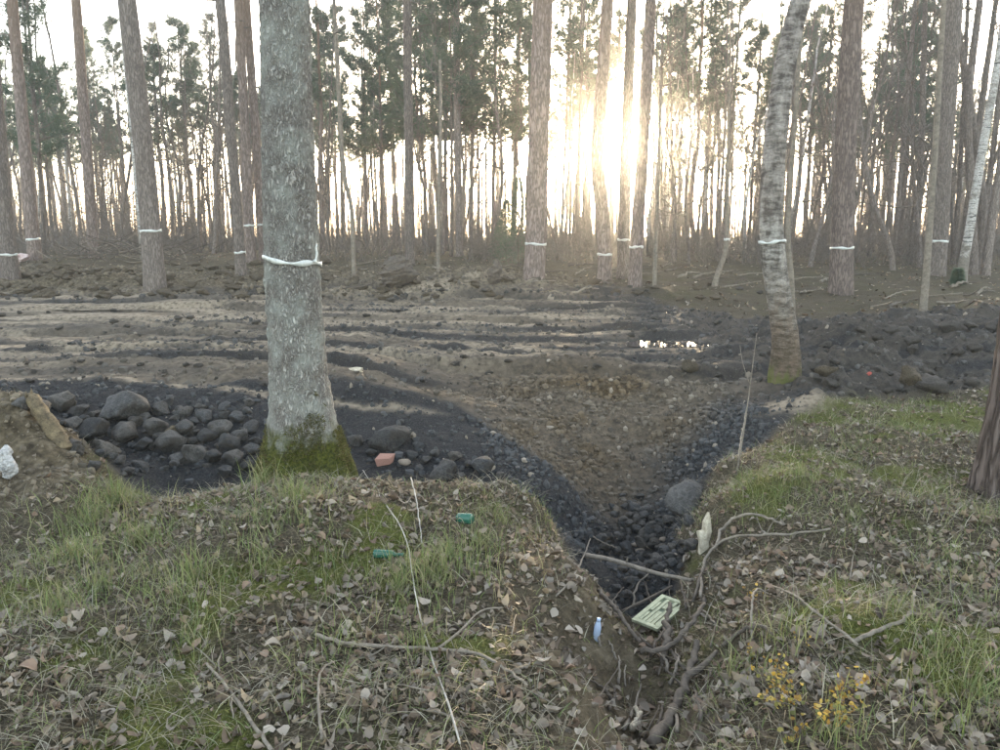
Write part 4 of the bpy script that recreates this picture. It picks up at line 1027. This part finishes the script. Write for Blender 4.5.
def leaves():
    rs = np.random.default_rng(88); n = 74000
    y = 1.3 + 8.5 * rs.random(n) ** 1.35; x = rs.uniform(-1, 1, n) * (1.6 + y * .78)
    k = rs.random(n) < litter_density(x, y); x, y = x[k], y[k]
    n2 = 9000; y2 = 13 + 22 * rs.random(n2); x2 = rs.uniform(-1, 1, n2) * (2 + y2 * .72)
    k = rs.random(n2) < litter_density(x2, y2) * .8; x = np.concatenate([x, x2[k]]); y = np.concatenate([y, y2[k]]); n = len(x)
    shapes = [leaf_shape(b, c) for b, c in ((.9, .4), (-.5, .6), (1.4, -.35), (.4, 1.0))]
    Vs, Qs, Cs, off = [], [], [], 0
    pick = rs.integers(0, 4, n)
    for q in range(4):
        idx = np.where(pick == q)[0]; V, Q = shapes[q]; m = len(idx)
        s = (.018 + .032 * rs.random(m) ** 1.5) * np.where(y[idx] > 12, 2.2, 1.0); Rm = rot_mats(rs, m, .38)
        W = np.einsum('nij,nkj->nki', Rm, V[None] * np.stack([rs.uniform(.75, 1.35, m), rs.uniform(.55, 1.2, m), rs.uniform(.3, 1.5, m)], 1)[:, None, :] + np.array([.05, .05, .03]) * rs.normal(0, 1, (m, len(V), 3))) * s[:, None, None]
        W += np.stack([x[idx], y[idx], gz(x[idx], y[idx]) + .002 + .012 * rs.random(m)], 1)[:, None, :]
        Vs.append(W.reshape(-1, 3)); Qs.append((Q[None] + (np.arange(m) * len(V))[:, None, None]).reshape(-1, 4) + off); off += m * len(V)
        c = LEAFC[rs.integers(0, len(LEAFC), m)] * rs.uniform(.5, 1.1, (m, 1)); Cs.append(np.repeat(c, len(V), 0))
    return build_mesh('leaves', np.concatenate(Vs), np.concatenate(Qs), M['leaf'], True, None, np.concatenate(Cs))
tag(link('leaf_litter', leaves()), 'pale grey-brown fallen leaves covering knoll, bank and forest floor', 'leaf litter', kind='stuff')
# the largest single leaves, nearest ones, each its own piece of the ground
rs = np.random.default_rng(99)
LMESH = []
for q in range(8):
    V, Q = leaf_shape(*((.9, .4), (-.5, .6), (1.4, -.35), (.4, 1.0))[q % 4])
    LMESH.append(build_mesh('fallen_leaf', V * np.array([1, .95, 1]), Q, M['leaf'], True, None, np.repeat(LEAFC[[q]] * 1.05, len(V), 0)))
cnt = 0
while cnt < 230:
    y = rs.uniform(1.9, 4.2); x = rs.uniform(-1, 1) * (y * .68)
    if rs.random() > litter_density(np.array([x]), np.array([y]))[0]: continue
    s = rs.uniform(.04, .066)
    link('leaf', LMESH[cnt % 8], ground, (x, y, float(gz(x, y)) + .02), (rs.normal(0, .3), rs.normal(0, .3), rs.uniform(0, 6.28)), (s,) * 3); cnt += 1

# ------------------------------------------------------------------ grass, straw and moss
def blades(n, place, lmin, lmax, width, cols, seed, lean=.5):
    rs = np.random.default_rng(seed)
    x, y, sc = place(rs, n); n = len(x)
    L = rs.uniform(lmin, lmax, n) * sc; az = rs.uniform(0, 6.28, n); ln = np.abs(rs.normal(lean, .3, n))
    d = np.stack([np.cos(az), np.sin(az)], 1); sd = np.stack([-np.sin(az + rs.normal(0, .8, n)), np.cos(az)], 1)
    base = np.stack([x, y, gz(x, y) - .004], 1); Vs = []
    for t, w in ((0, 1), (.35, .9), (.7, .65), (1, .08)):
        c = base.copy(); c[:, :2] += d * (L * ln * t ** 1.7)[:, None]; c[:, 2] += L * (t - .32 * ln * t * t)
        for s in (-1, 1):
            v = c.copy(); v[:, :2] += sd * s * (width * w * np.sqrt(sc))[:, None]; Vs.append(v)
    V = np.stack(Vs, 1).reshape(-1, 3)
    Q = np.array([(0, 1, 3, 2), (2, 3, 5, 4), (4, 5, 7, 6)])
    Q = (Q[None] + (np.arange(n) * 8)[:, None, None]).reshape(-1, 4)
    c = np.array(cols)[rs.integers(0, len(cols), n)] * rs.uniform(.7, 1.25, (n, 1))
    return V, Q, np.repeat(c, 8, 0)
GREEN = [(.14,.17,.05),(.19,.205,.075),(.10,.135,.045),(.23,.22,.10),(.15,.185,.065),(.22,.19,.10)]
STRAW = [(.27,.235,.165),(.20,.17,.12),(.33,.30,.22),(.15,.125,.085)]
SPOTS = []   # tufts: world centre, radius, count, height scale
for px, py, rad, n, sc in ((90,525,.20,900,1.1),(120,505,.14,600,1.25),(75,560,.22,800,1.0),(140,545,.18,600,1.0),(205,480,.05,90,2.0),(296,500,.14,420,1.2),(262,486,.06,150,1.5),(225,488,.10,200,1.2),(100,590,.2,600,.9),(60,610,.2,500,.9),(180,600,.18,400,.9),(260,560,.2,400,.9),(195,580,.1,250,1.2),(430,575,.22,700,1.0),(450,560,.15,400,1.0),(400,590,.2,500,.9),(500,520,.25,500,.7),(550,520,.25,500,.7),(480,545,.2,400,.8),(330,560,.2,300,.8),(340,650,.12,160,1.0),(420,650,.12,160,1.0),(190,640,.15,200,.8),(300,520,.2,300,.8),(255,520,.2,300,.8),
    (750,480,.3,600,.7),(800,475,.3,600,.7),(850,450,.4,800,.7),(900,430,.5,900,.7),(780,500,.25,400,.7),(950,560,.3,500,.8),(970,600,.25,400,.8),(940,660,.2,400,.9),(980,700,.2,400,.9),(900,610,.2,250,.8),(850,520,.3,400,.7),(930,500,.3,400,.7),(780,640,.12,150,1.2),(830,740,.12,160,1.0),(960,730,.2,300,.9),(730,680,.1,120,1.0),(930,410,.4,500,.7),(985,520,.3,400,.8)):
    h_ = hit(px, py); SPOTS.append((h_[0], h_[1], rad, n, sc))
def tuft_place(rs, n):
    X, Y_, S = [], [], []
    for x, y, rad, m, sc in SPOTS:
        m = int(m * .55); r = np.abs(rs.normal(0, rad * 1.0, m)); a = rs.uniform(0, 6.28, m)
        X.append(x + r * np.cos(a)); Y_.append(y + r * np.sin(a)); S.append(np.full(m, sc))
    X, Y_, S = map(np.concatenate, (X, Y_, S)); md = zones(X, Y_)[0]; k = md < .4
    return X[k], Y_[k], S[k]
def wide_place(rs, n):
    y = 1.4 + 7.2 * rs.random(n) ** 1.2; x = rs.uniform(-1, 1, n) * (1.2 + y * .75)
    md, pe, cl, so, gu = zones(x, y)
    p = (1 - sst(.1, .4, md)) * (1 - .95 * np.clip(so, 0, 1)) * (1 - .8 * gu) * (.3 + .7 * sst(-.2, .35, fbm2(x * 1.6 + 4, y * 1.6, 3, 131)))
    k = rs.random(n) < p; return x[k], y[k], np.full(k.sum(), 1.0)
gV, gQ, gC, off = [], [], [], 0
for args in ((0, tuft_place, .05, .17, .0017, GREEN, 141, .55), (56000, wide_place, .02, .085, .0015, GREEN, 142, .9), (44000, wide_place, .03, .13, .0014, STRAW, 143, 1.4)):
    V, Q, C = blades(*args); gV.append(V); gQ.append(Q + off); gC.append(C); off += len(V)
tag(link('grass', build_mesh('grass', np.concatenate(gV), np.concatenate(gQ), M['grass'], True, None, np.concatenate(gC))), 'thin green and straw-coloured grass growing through the leaves', 'grass', kind='stuff')
def moss_place(rs, n):
    y = 1.6 + 6.5 * rs.random(n) ** 1.2; x = rs.uniform(-1, 1, n) * (1.0 + y * .72)
    md, pe, cl, so, gu = zones(x, y); ms = sst(.04, .32, fbm2(x * 1.8, y * 1.8, 4, 111) + .05)
    k = rs.random(n) < ms * (1 - sst(.1, .5, md)) * (1 - .95 * np.clip(so, 0, 1)); return x[k], y[k], np.full(k.sum(), 1.0)
MOSSC = [(.095,.10,.022),(.14,.14,.03),(.07,.078,.018),(.17,.16,.05)]
V, Q, C = blades(60000, moss_place, .010, .024, .0022, MOSSC, 151, .8)
tag(link('ground_moss', build_mesh('moss', V, Q, M['moss'], True, None, C)), 'low olive-green moss in patches among the fallen leaves', 'moss', kind='stuff')
# moss sleeve on the foot of the mossy tree
root = [o for o in COL.objects if o.name.startswith('mossy_tree')][0]
tme = [c for c in root.children if c.name.startswith('trunk')][0].data
tv = np.zeros(len(tme.vertices) * 3); tme.vertices.foreach_get('co', tv); tv = tv.reshape(-1, 3)
nvv = np.zeros(len(tme.vertices) * 3); tme.vertices.foreach_get('normal', nvv); nvv = nvv.reshape(-1, 3)
low = np.where((tv[:, 2] < .78) & (tv[:, 2] > -.06))[0]
rs = np.random.default_rng(161)
idx = rs.choice(low, 34000); P = tv[idx] + rs.normal(0, .012, (34000, 3)) * (1 - np.abs(nvv[idx]) * .75); Nn = nvv[idx]
cover = .62 - P[:, 2] * .85 + .95 * fbm3(P, 6, 4, 162)
k = cover > .42; P, Nn = P[k], Nn[k]; n = len(P)
d = Nn + rs.normal(0, .5, (n, 3)) + np.array([0, 0, .1]); d /= np.linalg.norm(d, axis=1)[:, None]
s = np.cross(d, rs.normal(0, 1, (n, 3))); s /= np.linalg.norm(s, axis=1)[:, None]; L = rs.uniform(.008, .026, n)[:, None]
V = np.stack([P - s * .0035, P + s * .0035, P + d * L], 1).reshape(-1, 3)
C = np.array([(.095,.092,.020),(.14,.13,.032),(.065,.066,.016),(.11,.085,.035)])[rs.integers(0, 4, n)] * rs.uniform(.6, 1.2, (n, 1))
mo = link('moss', build_mesh('moss_sleeve', V, np.arange(3 * n).reshape(-1, 3), M['moss'], False, None, np.repeat(C, 3, 0)), [c for c in root.children if c.name.startswith('trunk')][0]); mo['kind'] = 'stuff'; mo['label'] = 'olive moss sleeve around the trunk base'

# ------------------------------------------------------------------ sticks, roots and fallen branches
def stick(name, label, pix, r0, r1, mat, lift=.015, group=None, cat='branch', sides=7, n=24, wob=.25, forks=(), parent=None, raw=False):
    P = np.array([at(*q) if raw else (hit(q[0], q[1]) + np.array([0, 0, lift + (q[2] if len(q) > 2 else 0)])) for q in pix])
    b = P[0].copy(); S = smooth_path(P - b, n, 2)
    rs = np.random.default_rng(int(pix[0][0] * 7 + pix[0][1])); S[1:-1] += rs.normal(0, r0 * .35, (n - 2, 3))
    mb = MB(); mb.tube(S, np.linspace(r0, r1, n), sides, 0, True, wob, 3)
    o = link(name, mb.mesh(name, M[mat]), None, tuple(b)); tag(o, label, cat, group)
    for fk in forks:
        Q = np.array([hit(q[0], q[1]) + np.array([0, 0, lift + (q[2] if len(q) > 2 else 0)]) for q in fk]) - b
        i = int(np.argmin(np.linalg.norm(S - Q[0], axis=1))); Q[0] = S[i]
        mb = MB(); mb.tube(smooth_path(Q, 14, 2), np.linspace(r0 * .75, r1 * .6, 14), sides, 0, True, wob, 4)
        link('side_branch', mb.mesh('side_branch', M[mat]), o)
    return o
stick('twig', 'long thin whitish twig running down the knoll past the green bottle', [(363,474),(383,506),(405,536),(411,570),(419,620),(432,668),(448,708),(460,752)], .0026, .0034, 'pale_twig', .03, n=40, cat='twig')
stick('twig', 'short pale upright twig above the green can', [(411,484,.02),(416,505,.03),(419,525,.02),(422,547)], .004, .003, 'pale_twig', .02, cat='twig')
stick('fallen_branch', 'forked grey branch lying across the lower slope of the knoll', [(316,640),(350,650),(395,653),(440,655),(470,658),(497,668),(527,692)], .0085, .005, 'branch', .025, forks=[[(440,655),(462,636),(480,614),(503,613)]], n=30)
stick('fallen_branch', 'straight stick poking out of leaves below the grassy tufts', [(207,668),(228,693),(248,722),(272,756)], .005, .007, 'branch', .02)
stick('twig', 'short curved twig upright in leaves below the forked branch', [(335,672,.02),(321,680,.03),(318,705,.02),(322,745)], .004, .006, 'branch', .02, cat='twig')
stick('fallen_branch', 'smooth bent branch with pale cut, arching over leaves toward a thicker stick', [(772,594,.02),(795,608,.04),(812,624,.04),(836,640,.03),(857,652,.01)], .004, .006, 'branch', .02)
stick('fallen_branch', 'short thick pale stick meeting the bent branch on the bank', [(850,645),(880,634),(912,622),(913,600,.02)], .009, .006, 'branch', .02)
pa, pb = hit(584, 557) + np.array([0, 0, .015]), hit(692, 583) + np.array([0, 0, .015])
mb = MB(); S = smooth_path([pa - pa, (pb - pa) * .3 + np.array([0, 0, .012]), (pb - pa) * .65 - np.array([0, 0, .01]), pb - pa], 18, 2); mb.tube(S, np.linspace(.016, .011, 18), 8, 0, True, .3, 5)
mb.tube([S[7], S[7] + np.array([.01, -.01, .045])], [.007, .004], 5)
tag(link('fallen_branch', mb.mesh('pole', M['branch']), None, tuple(pa)), 'straight pole bridging the ditch above the faded panel', 'branch')
stick('twig', 'thin twig leaning beside the bridging pole', [(592,538),(603,552,.05),(617,566,.12)], .005, .004, 'branch', .02, cat='twig')
stick('fallen_branch', 'crooked branch curving along the ditch rim from the bleached stub', [(700,606,.02),(702,572,.04),(716,556,.05),(740,548,.05),(770,544,.02),(800,538),(830,534)], .009, .006, 'branch', .03, n=30)
stick('fallen_branch', 'gnarled root-like branch arching above the leafy bank', [(715,556,.03),(722,535,.04),(740,524,.04),(758,522,.03),(782,528,.0)], .010, .007, 'branch', .02)
stick('fallen_branch', 'thick dark branch climbing out of the ditch bottom', [(650,752),(672,722,.02),(687,695,.03),(694,672,.04),(696,655,.04)], .024, .014, 'dark_branch', .03, forks=[[(687,695,.03),(702,680,.03),(716,662,.02)]])
stick('fallen_branch', 'bent branch with bark crossing the ditch below the panel', [(640,662,.02),(665,664,.04),(684,650,.06),(697,630,.06),(704,610,.03)], .013, .009, 'dark_branch', .03)
stick('fallen_branch', 'short pointed stake leaning below the faded panel', [(663,665,.0),(666,645,.05),(669,625,.10)], .019, .010, 'dark_branch', .02, n=14)
stick('fallen_branch', 'stick sloping down the knoll side toward the faded panel', [(598,596),(618,622,.02),(640,652,.02)], .012, .009, 'dark_branch', .03)
stick('fallen_branch', 'low branch crossing the bank behind the yellow shrub', [(722,650),(738,640,.02),(760,632,.02),(772,640)], .010, .006, 'dark_branch', .02)
stick('twig', 'curved dead stem arching beside the small yellow blossoms', [(752,642,.0),(750,625,.08),(754,608,.10),(768,600,.02)], .006, .004, 'branch', .01, cat='twig')
stick('fallen_branch', 'pale strip of wood in the leaves beside the ditch', [(632,735),(640,720,.01),(634,712)], .014, .008, 'white_wood', .02, n=12)
stick('fallen_branch', 'stick on the leafy knoll edge above the ditch', [(556,600),(572,585,.01),(585,560,.02),(590,545,.03)], .005, .004, 'branch', .02)
stick('sapling', 'thin bare sapling rising from the pit rim before the curved birch', [(735,472,0),(743,440,.17),(747,430,.33)], .006, .004, 'branch', -.02, cat='sapling')
b0 = hit(736, 474)
mb = MB(); pp = [b0 - b0, at(744,430,b0[1]) - b0, at(750,385,b0[1]) - b0, at(757,330,b0[1]) - b0]; mb.tube(smooth_path(np.array(pp) - np.array([0, 0, .02]), 20), np.linspace(.006, .002, 20), 6)
mb.tube(smooth_path(np.array([pp[2], at(742,362,b0[1]) - b0, at(740,345,b0[1]) - b0]), 8), np.linspace(.003, .0015, 8), 5)
tag(link('sapling', mb.mesh('sapling', M['branch']), None, tuple(b0)), 'thin forked bare sapling on the pit rim, taller of two', 'sapling')
LAB_G = 'dark tangled stick among wet leaves in the narrow ditch'
rs = np.random.default_rng(171)
for i in range(34):
    px = rs.uniform(595, 735); py = rs.uniform(600, 748); a = rs.uniform(-.9, .9); L = rs.uniform(18, 50)
    stick('stick', LAB_G, [(px, py), (px + L * .5 * math.sin(a) + rs.normal(0, 4), py - L * .5 * math.cos(a), .02), (px + L * math.sin(a), py - L * math.cos(a))], rs.uniform(.004, .010), .003, 'dark_branch' if rs.random() < .6 else 'branch', .015, 'tangled sticks in the ditch', 'stick', 6, 12)
LAB_L = 'thin dead twig lying loose on the leafy ground'
for i in range(60):
    px = rs.uniform(20, 980); py = rs.uniform(500, 748)
    if 560 < px < 740: continue
    a = rs.uniform(-1.6, 1.6); L = rs.uniform(15, 45)
    stick('twig', LAB_L, [(px, py), (px + L * .5 * math.sin(a) + rs.normal(0, 3), py - L * .4 * math.cos(a), .01), (px + L * math.sin(a), py - L * .8 * math.cos(a))], rs.uniform(.002, .004), .0015, 'branch', .015, 'loose twigs on the leaves', 'twig', 5, 10)
LAB_F = 'dead branch fallen on the forest floor at the far edge of the mud'
for i in range(46):
    px = rs.uniform(330, 1000); py = rs.uniform(266, 296) 
    if px > 850: py = rs.uniform(272, 312)
    L = rs.uniform(12, 42); sl = rs.uniform(-6, 6)
    stick('fallen_branch', LAB_F, [(px, py), (px + L * .5, py + sl * .5, rs.uniform(0, .12)), (px + L, py + sl * .6, rs.uniform(0, .15))], rs.uniform(.015, .045), .012, 'branch' if rs.random() < .6 else 'dark_branch', .03, 'dead branches at the far edge of the mud', 'branch', 6, 12)
# heap of cut brushwood behind the soil bank
LAB_B = 'cut dead branch in the brushwood heap behind the stout leaning pine'
for i in range(84):
    px = rs.normal(122, 34); Y = rs.uniform(24, 28); x = (px - 500) / F * Y; g = float(gz(x, Y)); L = rs.uniform(.8, 2.4); az = rs.uniform(-1.2, 1.2) + (math.pi if rs.random() < .5 else 0); el = rs.uniform(-.15, .7)
    h = rs.uniform(.02, .55) * math.exp(-((px - 122) / 40) ** 2)
    p0 = np.array([0, 0, 0.]); p2 = np.array([L * math.cos(az) * math.cos(el), L * math.sin(az) * .5, L * math.sin(el) * .7]); p1 = (p0 + p2) / 2 + rs.normal(0, .1, 3)
    mb = MB(); mb.tube(smooth_path([p0, p1, p2], 10), np.linspace(rs.uniform(.012, .028), .006, 10), 6)
    tag(link('cut_branch', mb.mesh('cut_branch', M['dark_branch' if i % 4 else 'branch']), None, (x, Y, g + h)), LAB_B, 'branch', 'cut branches of the brushwood heap')

# ------------------------------------------------------------------ single odd things
# rotten log stub on the soil mound
p = hit(64, 446); q = np.array([p - p - np.array([0, 0, .04]), at(52, 428, p[1] + .05) - p, at(40, 410, p[1] + .10) - p, at(29, 394, p[1] + .16) - p])
S = smooth_path(q, 60, 1); rad = np.linspace(.062, .044, 60); rad[-6:] *= np.linspace(1, .35, 6)
o = link('log_stub', None, None, tuple(p)); tag(o, 'rotten brown log stub slanting up from the bare soil mound', 'log')
o = link('stem', trunk_mesh('log_stub', S, rad, 28, M['stub_wood'], .22, 9, .012), o)
for k in range(4):
    mb = MB(); e = S[-4] + np.array([random.uniform(-.03, .03), random.uniform(-.03, .03), 0]); mb.tube([e, e + np.array([-.02 + random.uniform(-.02, .02), .01, random.uniform(.03, .06)])], [.012, .002], 5); link('splinter', mb.mesh('splinter', M['stub_wood']), o)
# pale crumpled thing at the mound's edge
def crumple(name, label, cat, px, py, w, h, mat, seed, lean=0.2):
    p = hit(px, py); n = 26; m = 22; V = []
    for i in range(m):
        for j in range(n):
            a = j * 2 * math.pi / n; t = i / (m - 1)
            r = (math.sin(max(.02, min(.98, t)) * math.pi) ** .55)
            V.append((math.cos(a) * r * w / 2, math.sin(a) * r * w * .32, t * h))
    V = np.array(V); nz = fbm3(V / max(w, h), 5.0, 4, seed); V[:, :2] *= (1 + .75 * nz)[:, None]; V[:, 0] += lean * V[:, 2] + .25 * w * fbm3(V / h, 2.5, 2, seed + 2)
    Q = [(i * n + j, i * n + (j + 1) % n, (i + 1) * n + (j + 1) % n, (i + 1) * n + j) for i in range(m - 1) for j in range(n)]
    tag(link(name, build_mesh(name, V, np.array(Q), M[mat], False), None, (p[0], p[1], p[2] - .02)), label, cat); return p
crumple('crumpled_sheet', 'pale crumpled sheet sticking out of the bare soil mound', 'litter', 9, 478, .11, .24, 'sack', 5, .05)
crumple('crumpled_sheet', 'small crumpled pale tan scrap on the mud behind the black soil fan', 'litter', 356, 371, .15, .06, 'white_wood', 7)
crumple('litter', 'pale red crumpled litter beside the banded pine on the soil bank', 'litter', 21, 262, .5, .3, 'redwhite', 8)
crumple('litter', 'tiny red scrap on the black soil ridge', 'litter', 869, 374, .045, .045, 'red', 9)
crumple('dead_root', 'brown twisted root piece lying on the stone heap', 'root', 168, 436, .12, .11, 'stub_wood', 12, .5)
crumple('stump', 'ragged grey stump at the far edge of the mud before the thin dead tree', 'stump', 395, 288, .75, .75, 'dark_branch', 14, .1)
crumple('stump', 'low dark tree stump beside the small soil mound', 'stump', 494, 284, .3, .55, 'dark_branch', 15, .1)
# bleached broken stub on the ditch rim
p = hit(705, 551); V = np.array([(-.030,0,-.03),(.036,0,-.03),(.030,.02,.05),(.038,.015,.12),(.022,.01,.20),(.004,0,.255),(-.016,.01,.19),(-.012,.02,.13),(-.05,.01,.125),(-.034,0,.06)])
n = len(V); th = .035
V2 = np.concatenate([V, V + np.array([0, th, -.012])])
c0 = V.mean(0); mbx = MB()
Vall = np.concatenate([V2, [c0 + np.array([0, -.012, 0])], [c0 + np.array([0, th + .01, 0])]])
T = [(2 * n, i, (i + 1) % n) for i in range(n)] + [(2 * n + 1, n + (i + 1) % n, n + i) for i in range(n)]
mbx.add(Vall, [(i, n + i, n + (i + 1) % n, (i + 1) % n) for i in range(n)], T)
tag(link('broken_stub', mbx.mesh('broken_stub', M['white_wood'], False), None, tuple(p), (0, .05, .1), (.95, 1, .95)), 'bleached splintered stub of wood standing on the ditch rim', 'stub')
# faded framed panel lying in the ditch
yp = min(hit(q[0], q[1])[1] - q[2] for q in ((640, 613, .2), (671, 588, .45), (678, 612, .2), (649, 638, -.02))) 
A, B, Cc, D = [at(*q) for q in ((640, 613, yp + .20), (671, 588, yp + .45), (678, 612, yp + .2), (649, 638, yp - .02))]
org = (A + B + Cc + D) / 4; ex = (B - A) + (Cc - D); W_ = np.linalg.norm(ex) / 2; ex /= np.linalg.norm(ex)
ey = (A - D) + (B - Cc); ey -= ex * ey.dot(ex); H_ = np.linalg.norm(ey) / 2; ey /= np.linalg.norm(ey); ez = np.cross(ex, ey)
Mx = Matrix(((ex[0], ey[0], ez[0]), (ex[1], ey[1], ez[1]), (ex[2], ey[2], ez[2])))
root = link('framed_panel', None, None, tuple(org), Mx.to_euler()); tag(root, 'faded yellow-green framed panel with dark openings tilted in the ditch', 'panel')
def pbox(name, c, s, mat):
    mb = MB(); mb.box((0, 0, 0), s); link(name, mb.mesh(name, M[mat], False), root, c)
pbox('backing', (0, 0, -.008), (W_ * .98, H_ * .98, .006), 'panel_dark')
for s in (-1, 1):
    pbox('rail', (0, s * (H_ / 2 - .012), 0), (W_, .024, .014), 'panel'); pbox('stile', (s * (W_ / 2 - .013), 0, .001), (.026, H_ - .05, .013), 'panel')
for y_0 in (-.18, .14): pbox('crossbar', (0, y_0 * H_, .0), (W_ - .056, .016, .010), 'panel')
for (x0, y0, w0, h0) in ((-.25, .30, .28, .12), (.12, .30, .3, .12), (-.2, -.02, .4, .16), (.22, -.02, .2, .16), (-.24, -.32, .3, .1), (.12, -.32, .34, .1)):
    pbox('slat', (x0 * W_, y0 * H_, .001), (w0 * W_, h0 * H_, .007), 'panel')
mb = MB(); mb.tube([at(622, 611, yp + .3) , at(640, 603, yp + .36), at(672, 586, yp + .47)], [.008, .008, .007], 6)
tag(link('stick', mb.mesh('stick', M['dark_branch'])), 'thin dark stick lying along the top edge of the faded panel', 'stick')

# bottles
def lathe(prof, n=20):
    V = np.array([(r * math.cos(a), r * math.sin(a), z) for r, z in prof for a in np.arange(n) * 2 * math.pi / n]); m = len(prof)
    Q = [(i * n + j, i * n + (j + 1) % n, (i + 1) * n + (j + 1) % n, (i + 1) * n + j) for i in range(m - 1) for j in range(n)]
    return V, np.array(Q)
def bottle(px, py, L, rot, mat, label, capmat=None, prof=None, lift=.02, cat='bottle'):
    p = hit(px, py); root = link('bottle', None, None, (p[0], p[1], p[2] + lift), rot); tag(root, label, cat)
    pr = prof or [(.0, 0), (.026, 0), (.029, .01), (.029, .10), (.024, .125), (.012, .15), (.011, .185), (.013, .19), (.013, .2), (.0, .2)]
    s = L / pr[-1][1]; V, Q = lathe([(r * s, z * s - L / 2) for r, z in pr]); link('body', build_mesh('bottle_body', V, Q, M[mat]), root)
    if capmat:
        V, Q = lathe([(0, 0), (.0095 * s, 0), (.010 * s, .016 * s), (0, .017 * s)], 14); V[:, 2] += L / 2 - .017 * s; link('cap', build_mesh('bottle_cap', V, Q, M[capmat]), root)
bottle(389, 560, .15, (R(90), R(3), R(84)), 'green_glass', 'small green glass bottle lying on the leafy knoll', None, None, .03)
bottle(465, 523, .085, (R(82), 0, R(60)), 'green_glass', 'green can stuck in the leaves near the knoll edge', None, [(0, 0), (.028, 0), (.03, .006), (.03, .075), (.027, .085), (.0, .085)], .025, 'can')
bottle(597, 640, .125, (R(8), R(5), 0), 'blue_plastic', 'clear bluish plastic bottle upright on the side of the ditch', 'plastic_cap', [(0, 0), (.014, 0), (.018, .008), (.016, .03), (.018, .05), (.018, .09), (.010, .12), (.007, .125), (.007, .14), (0, .14)], .05)
crumple('litter', 'tiny bright yellow scrap in the grass near the green bottle', 'litter', 349, 588, .02, .022, 'yellow_scrap', 21)

# yellow-leaved shrub and small yellow blossoms beside the ditch
def yellow_shrub(px, py, w, h, n, label, name='yellow_shrub', cat='shrub', leaf=.015, seed=5, st=9):
    p = hit(px, py); rs = np.random.default_rng(seed); root = link(name, None, None, tuple(p)); tag(root, label, cat)
    mb = MB(); ends = []
    for k in range(st):
        az = rs.uniform(0, 6.28); L = h * rs.uniform(.6, 1.1); q = np.array([(0, 0, -.02), (math.cos(az) * w * .2, math.sin(az) * w * .2, L * .5), (math.cos(az) * w * rs.uniform(.25, .55), math.sin(az) * w * rs.uniform(.2, .5), L)])
        S = smooth_path(q, 9); mb.tube(S, np.linspace(.0028, .0012, 9), 5); ends += [S[i] for i in (4, 5, 6, 7, 8, 8)]
    link('stems', mb.mesh('stems', M['dark_branch']), root)
    V0, Q0 = leaf_shape(.4, .25); E = np.array(ends)[rs.integers(0, len(ends), n)] + rs.normal(0, w * .045, (n, 3)); Rm = rot_mats(rs, n, .8)
    W = np.einsum('nij,kj->nki', Rm, V0 * np.array([1, 1.2, 1])) * (leaf * rs.uniform(.6, 1.3, n))[:, None, None] + E[:, None, :]
    C = np.array([(.34,.22,.04),(.42,.30,.08),(.24,.14,.03),(.24,.21,.06),(.14,.14,.045)])[rs.integers(0, 5, n)]
    f = link('leaves', build_mesh('yellow_leaves', W.reshape(-1, 3), (Q0[None] + (np.arange(n) * len(V0))[:, None, None]).reshape(-1, 4), M['yellow_leaf'], False, None, np.repeat(C, len(V0), 0)), root); f['kind'] = 'stuff'
yellow_shrub(815, 712, .38, .10, 300, 'low shrub with golden yellow leaves beside the ditch', seed=5, st=14)
yellow_shrub(790, 745, .10, .08, 36, 'few yellow leaves on thin stems below the golden shrub', seed=6, st=6)
yellow_shrub(751, 660, .05, .05, 26, 'small cluster of pale yellow blossoms nearest the ditch', 'yellow_blossoms', 'flower', .014, 7, 4)
yellow_shrub(779, 680, .07, .045, 22, 'loose cluster of yellow blossoms between ditch and golden shrub', 'yellow_blossoms', 'flower', .012, 8, 5)
yellow_shrub(800, 652, .09, .07, 16, 'sparse yellow buds on a thin plant under the bent branch', 'yellow_blossoms', 'flower', .012, 9, 6)
yellow_shrub(762, 600, .18, .05, 34, 'dull yellow dried plant on the ditch rim behind the arching stem', 'dried_plant', 'plant', .014, 10, 9)

# ------------------------------------------------------------------ haze in the air of the wood
HZ = dict(x=(-305, 305), y=(-125, 325), z=(float(ZZ.min()) - 1.0, 24.0))
mb = MB(); mb.box(((HZ['x'][0] + HZ['x'][1]) / 2, (HZ['y'][0] + HZ['y'][1]) / 2, (HZ['z'][0] + HZ['z'][1]) / 2), (HZ['x'][1] - HZ['x'][0], HZ['y'][1] - HZ['y'][0], HZ['z'][1] - HZ['z'][0]))
hm = bpy.data.materials.new('haze_air'); hm.use_nodes = True; nt = hm.node_tree; nt.nodes.clear()
o_ = nt.nodes.new('ShaderNodeOutputMaterial'); pv = nt.nodes.new('ShaderNodeVolumePrincipled')
pv.inputs['Color'].default_value = (.92, .95, 1.0, 1); pv.inputs['Density'].default_value = .0013; pv.inputs['Anisotropy'].default_value = .25
pw = nt.nodes.new('ShaderNodeVolumePrincipled')      # forward-scattering lobe added to imitate lens flare round the sun
pw.inputs['Color'].default_value = (1.0, .88, .66, 1); pw.inputs['Density'].default_value = .00040; pw.inputs['Anisotropy'].default_value = .945
ad = nt.nodes.new('ShaderNodeAddShader'); nt.links.new(pv.outputs[0], ad.inputs[0]); nt.links.new(pw.outputs[0], ad.inputs[1])
nt.links.new(ad.outputs[0], o_.inputs['Volume'])
hz = link('haze', mb.mesh('haze', hm, False)); tag(hz, 'thin pale evening haze in the wood, also standing in for lens flare', 'haze', kind='stuff')
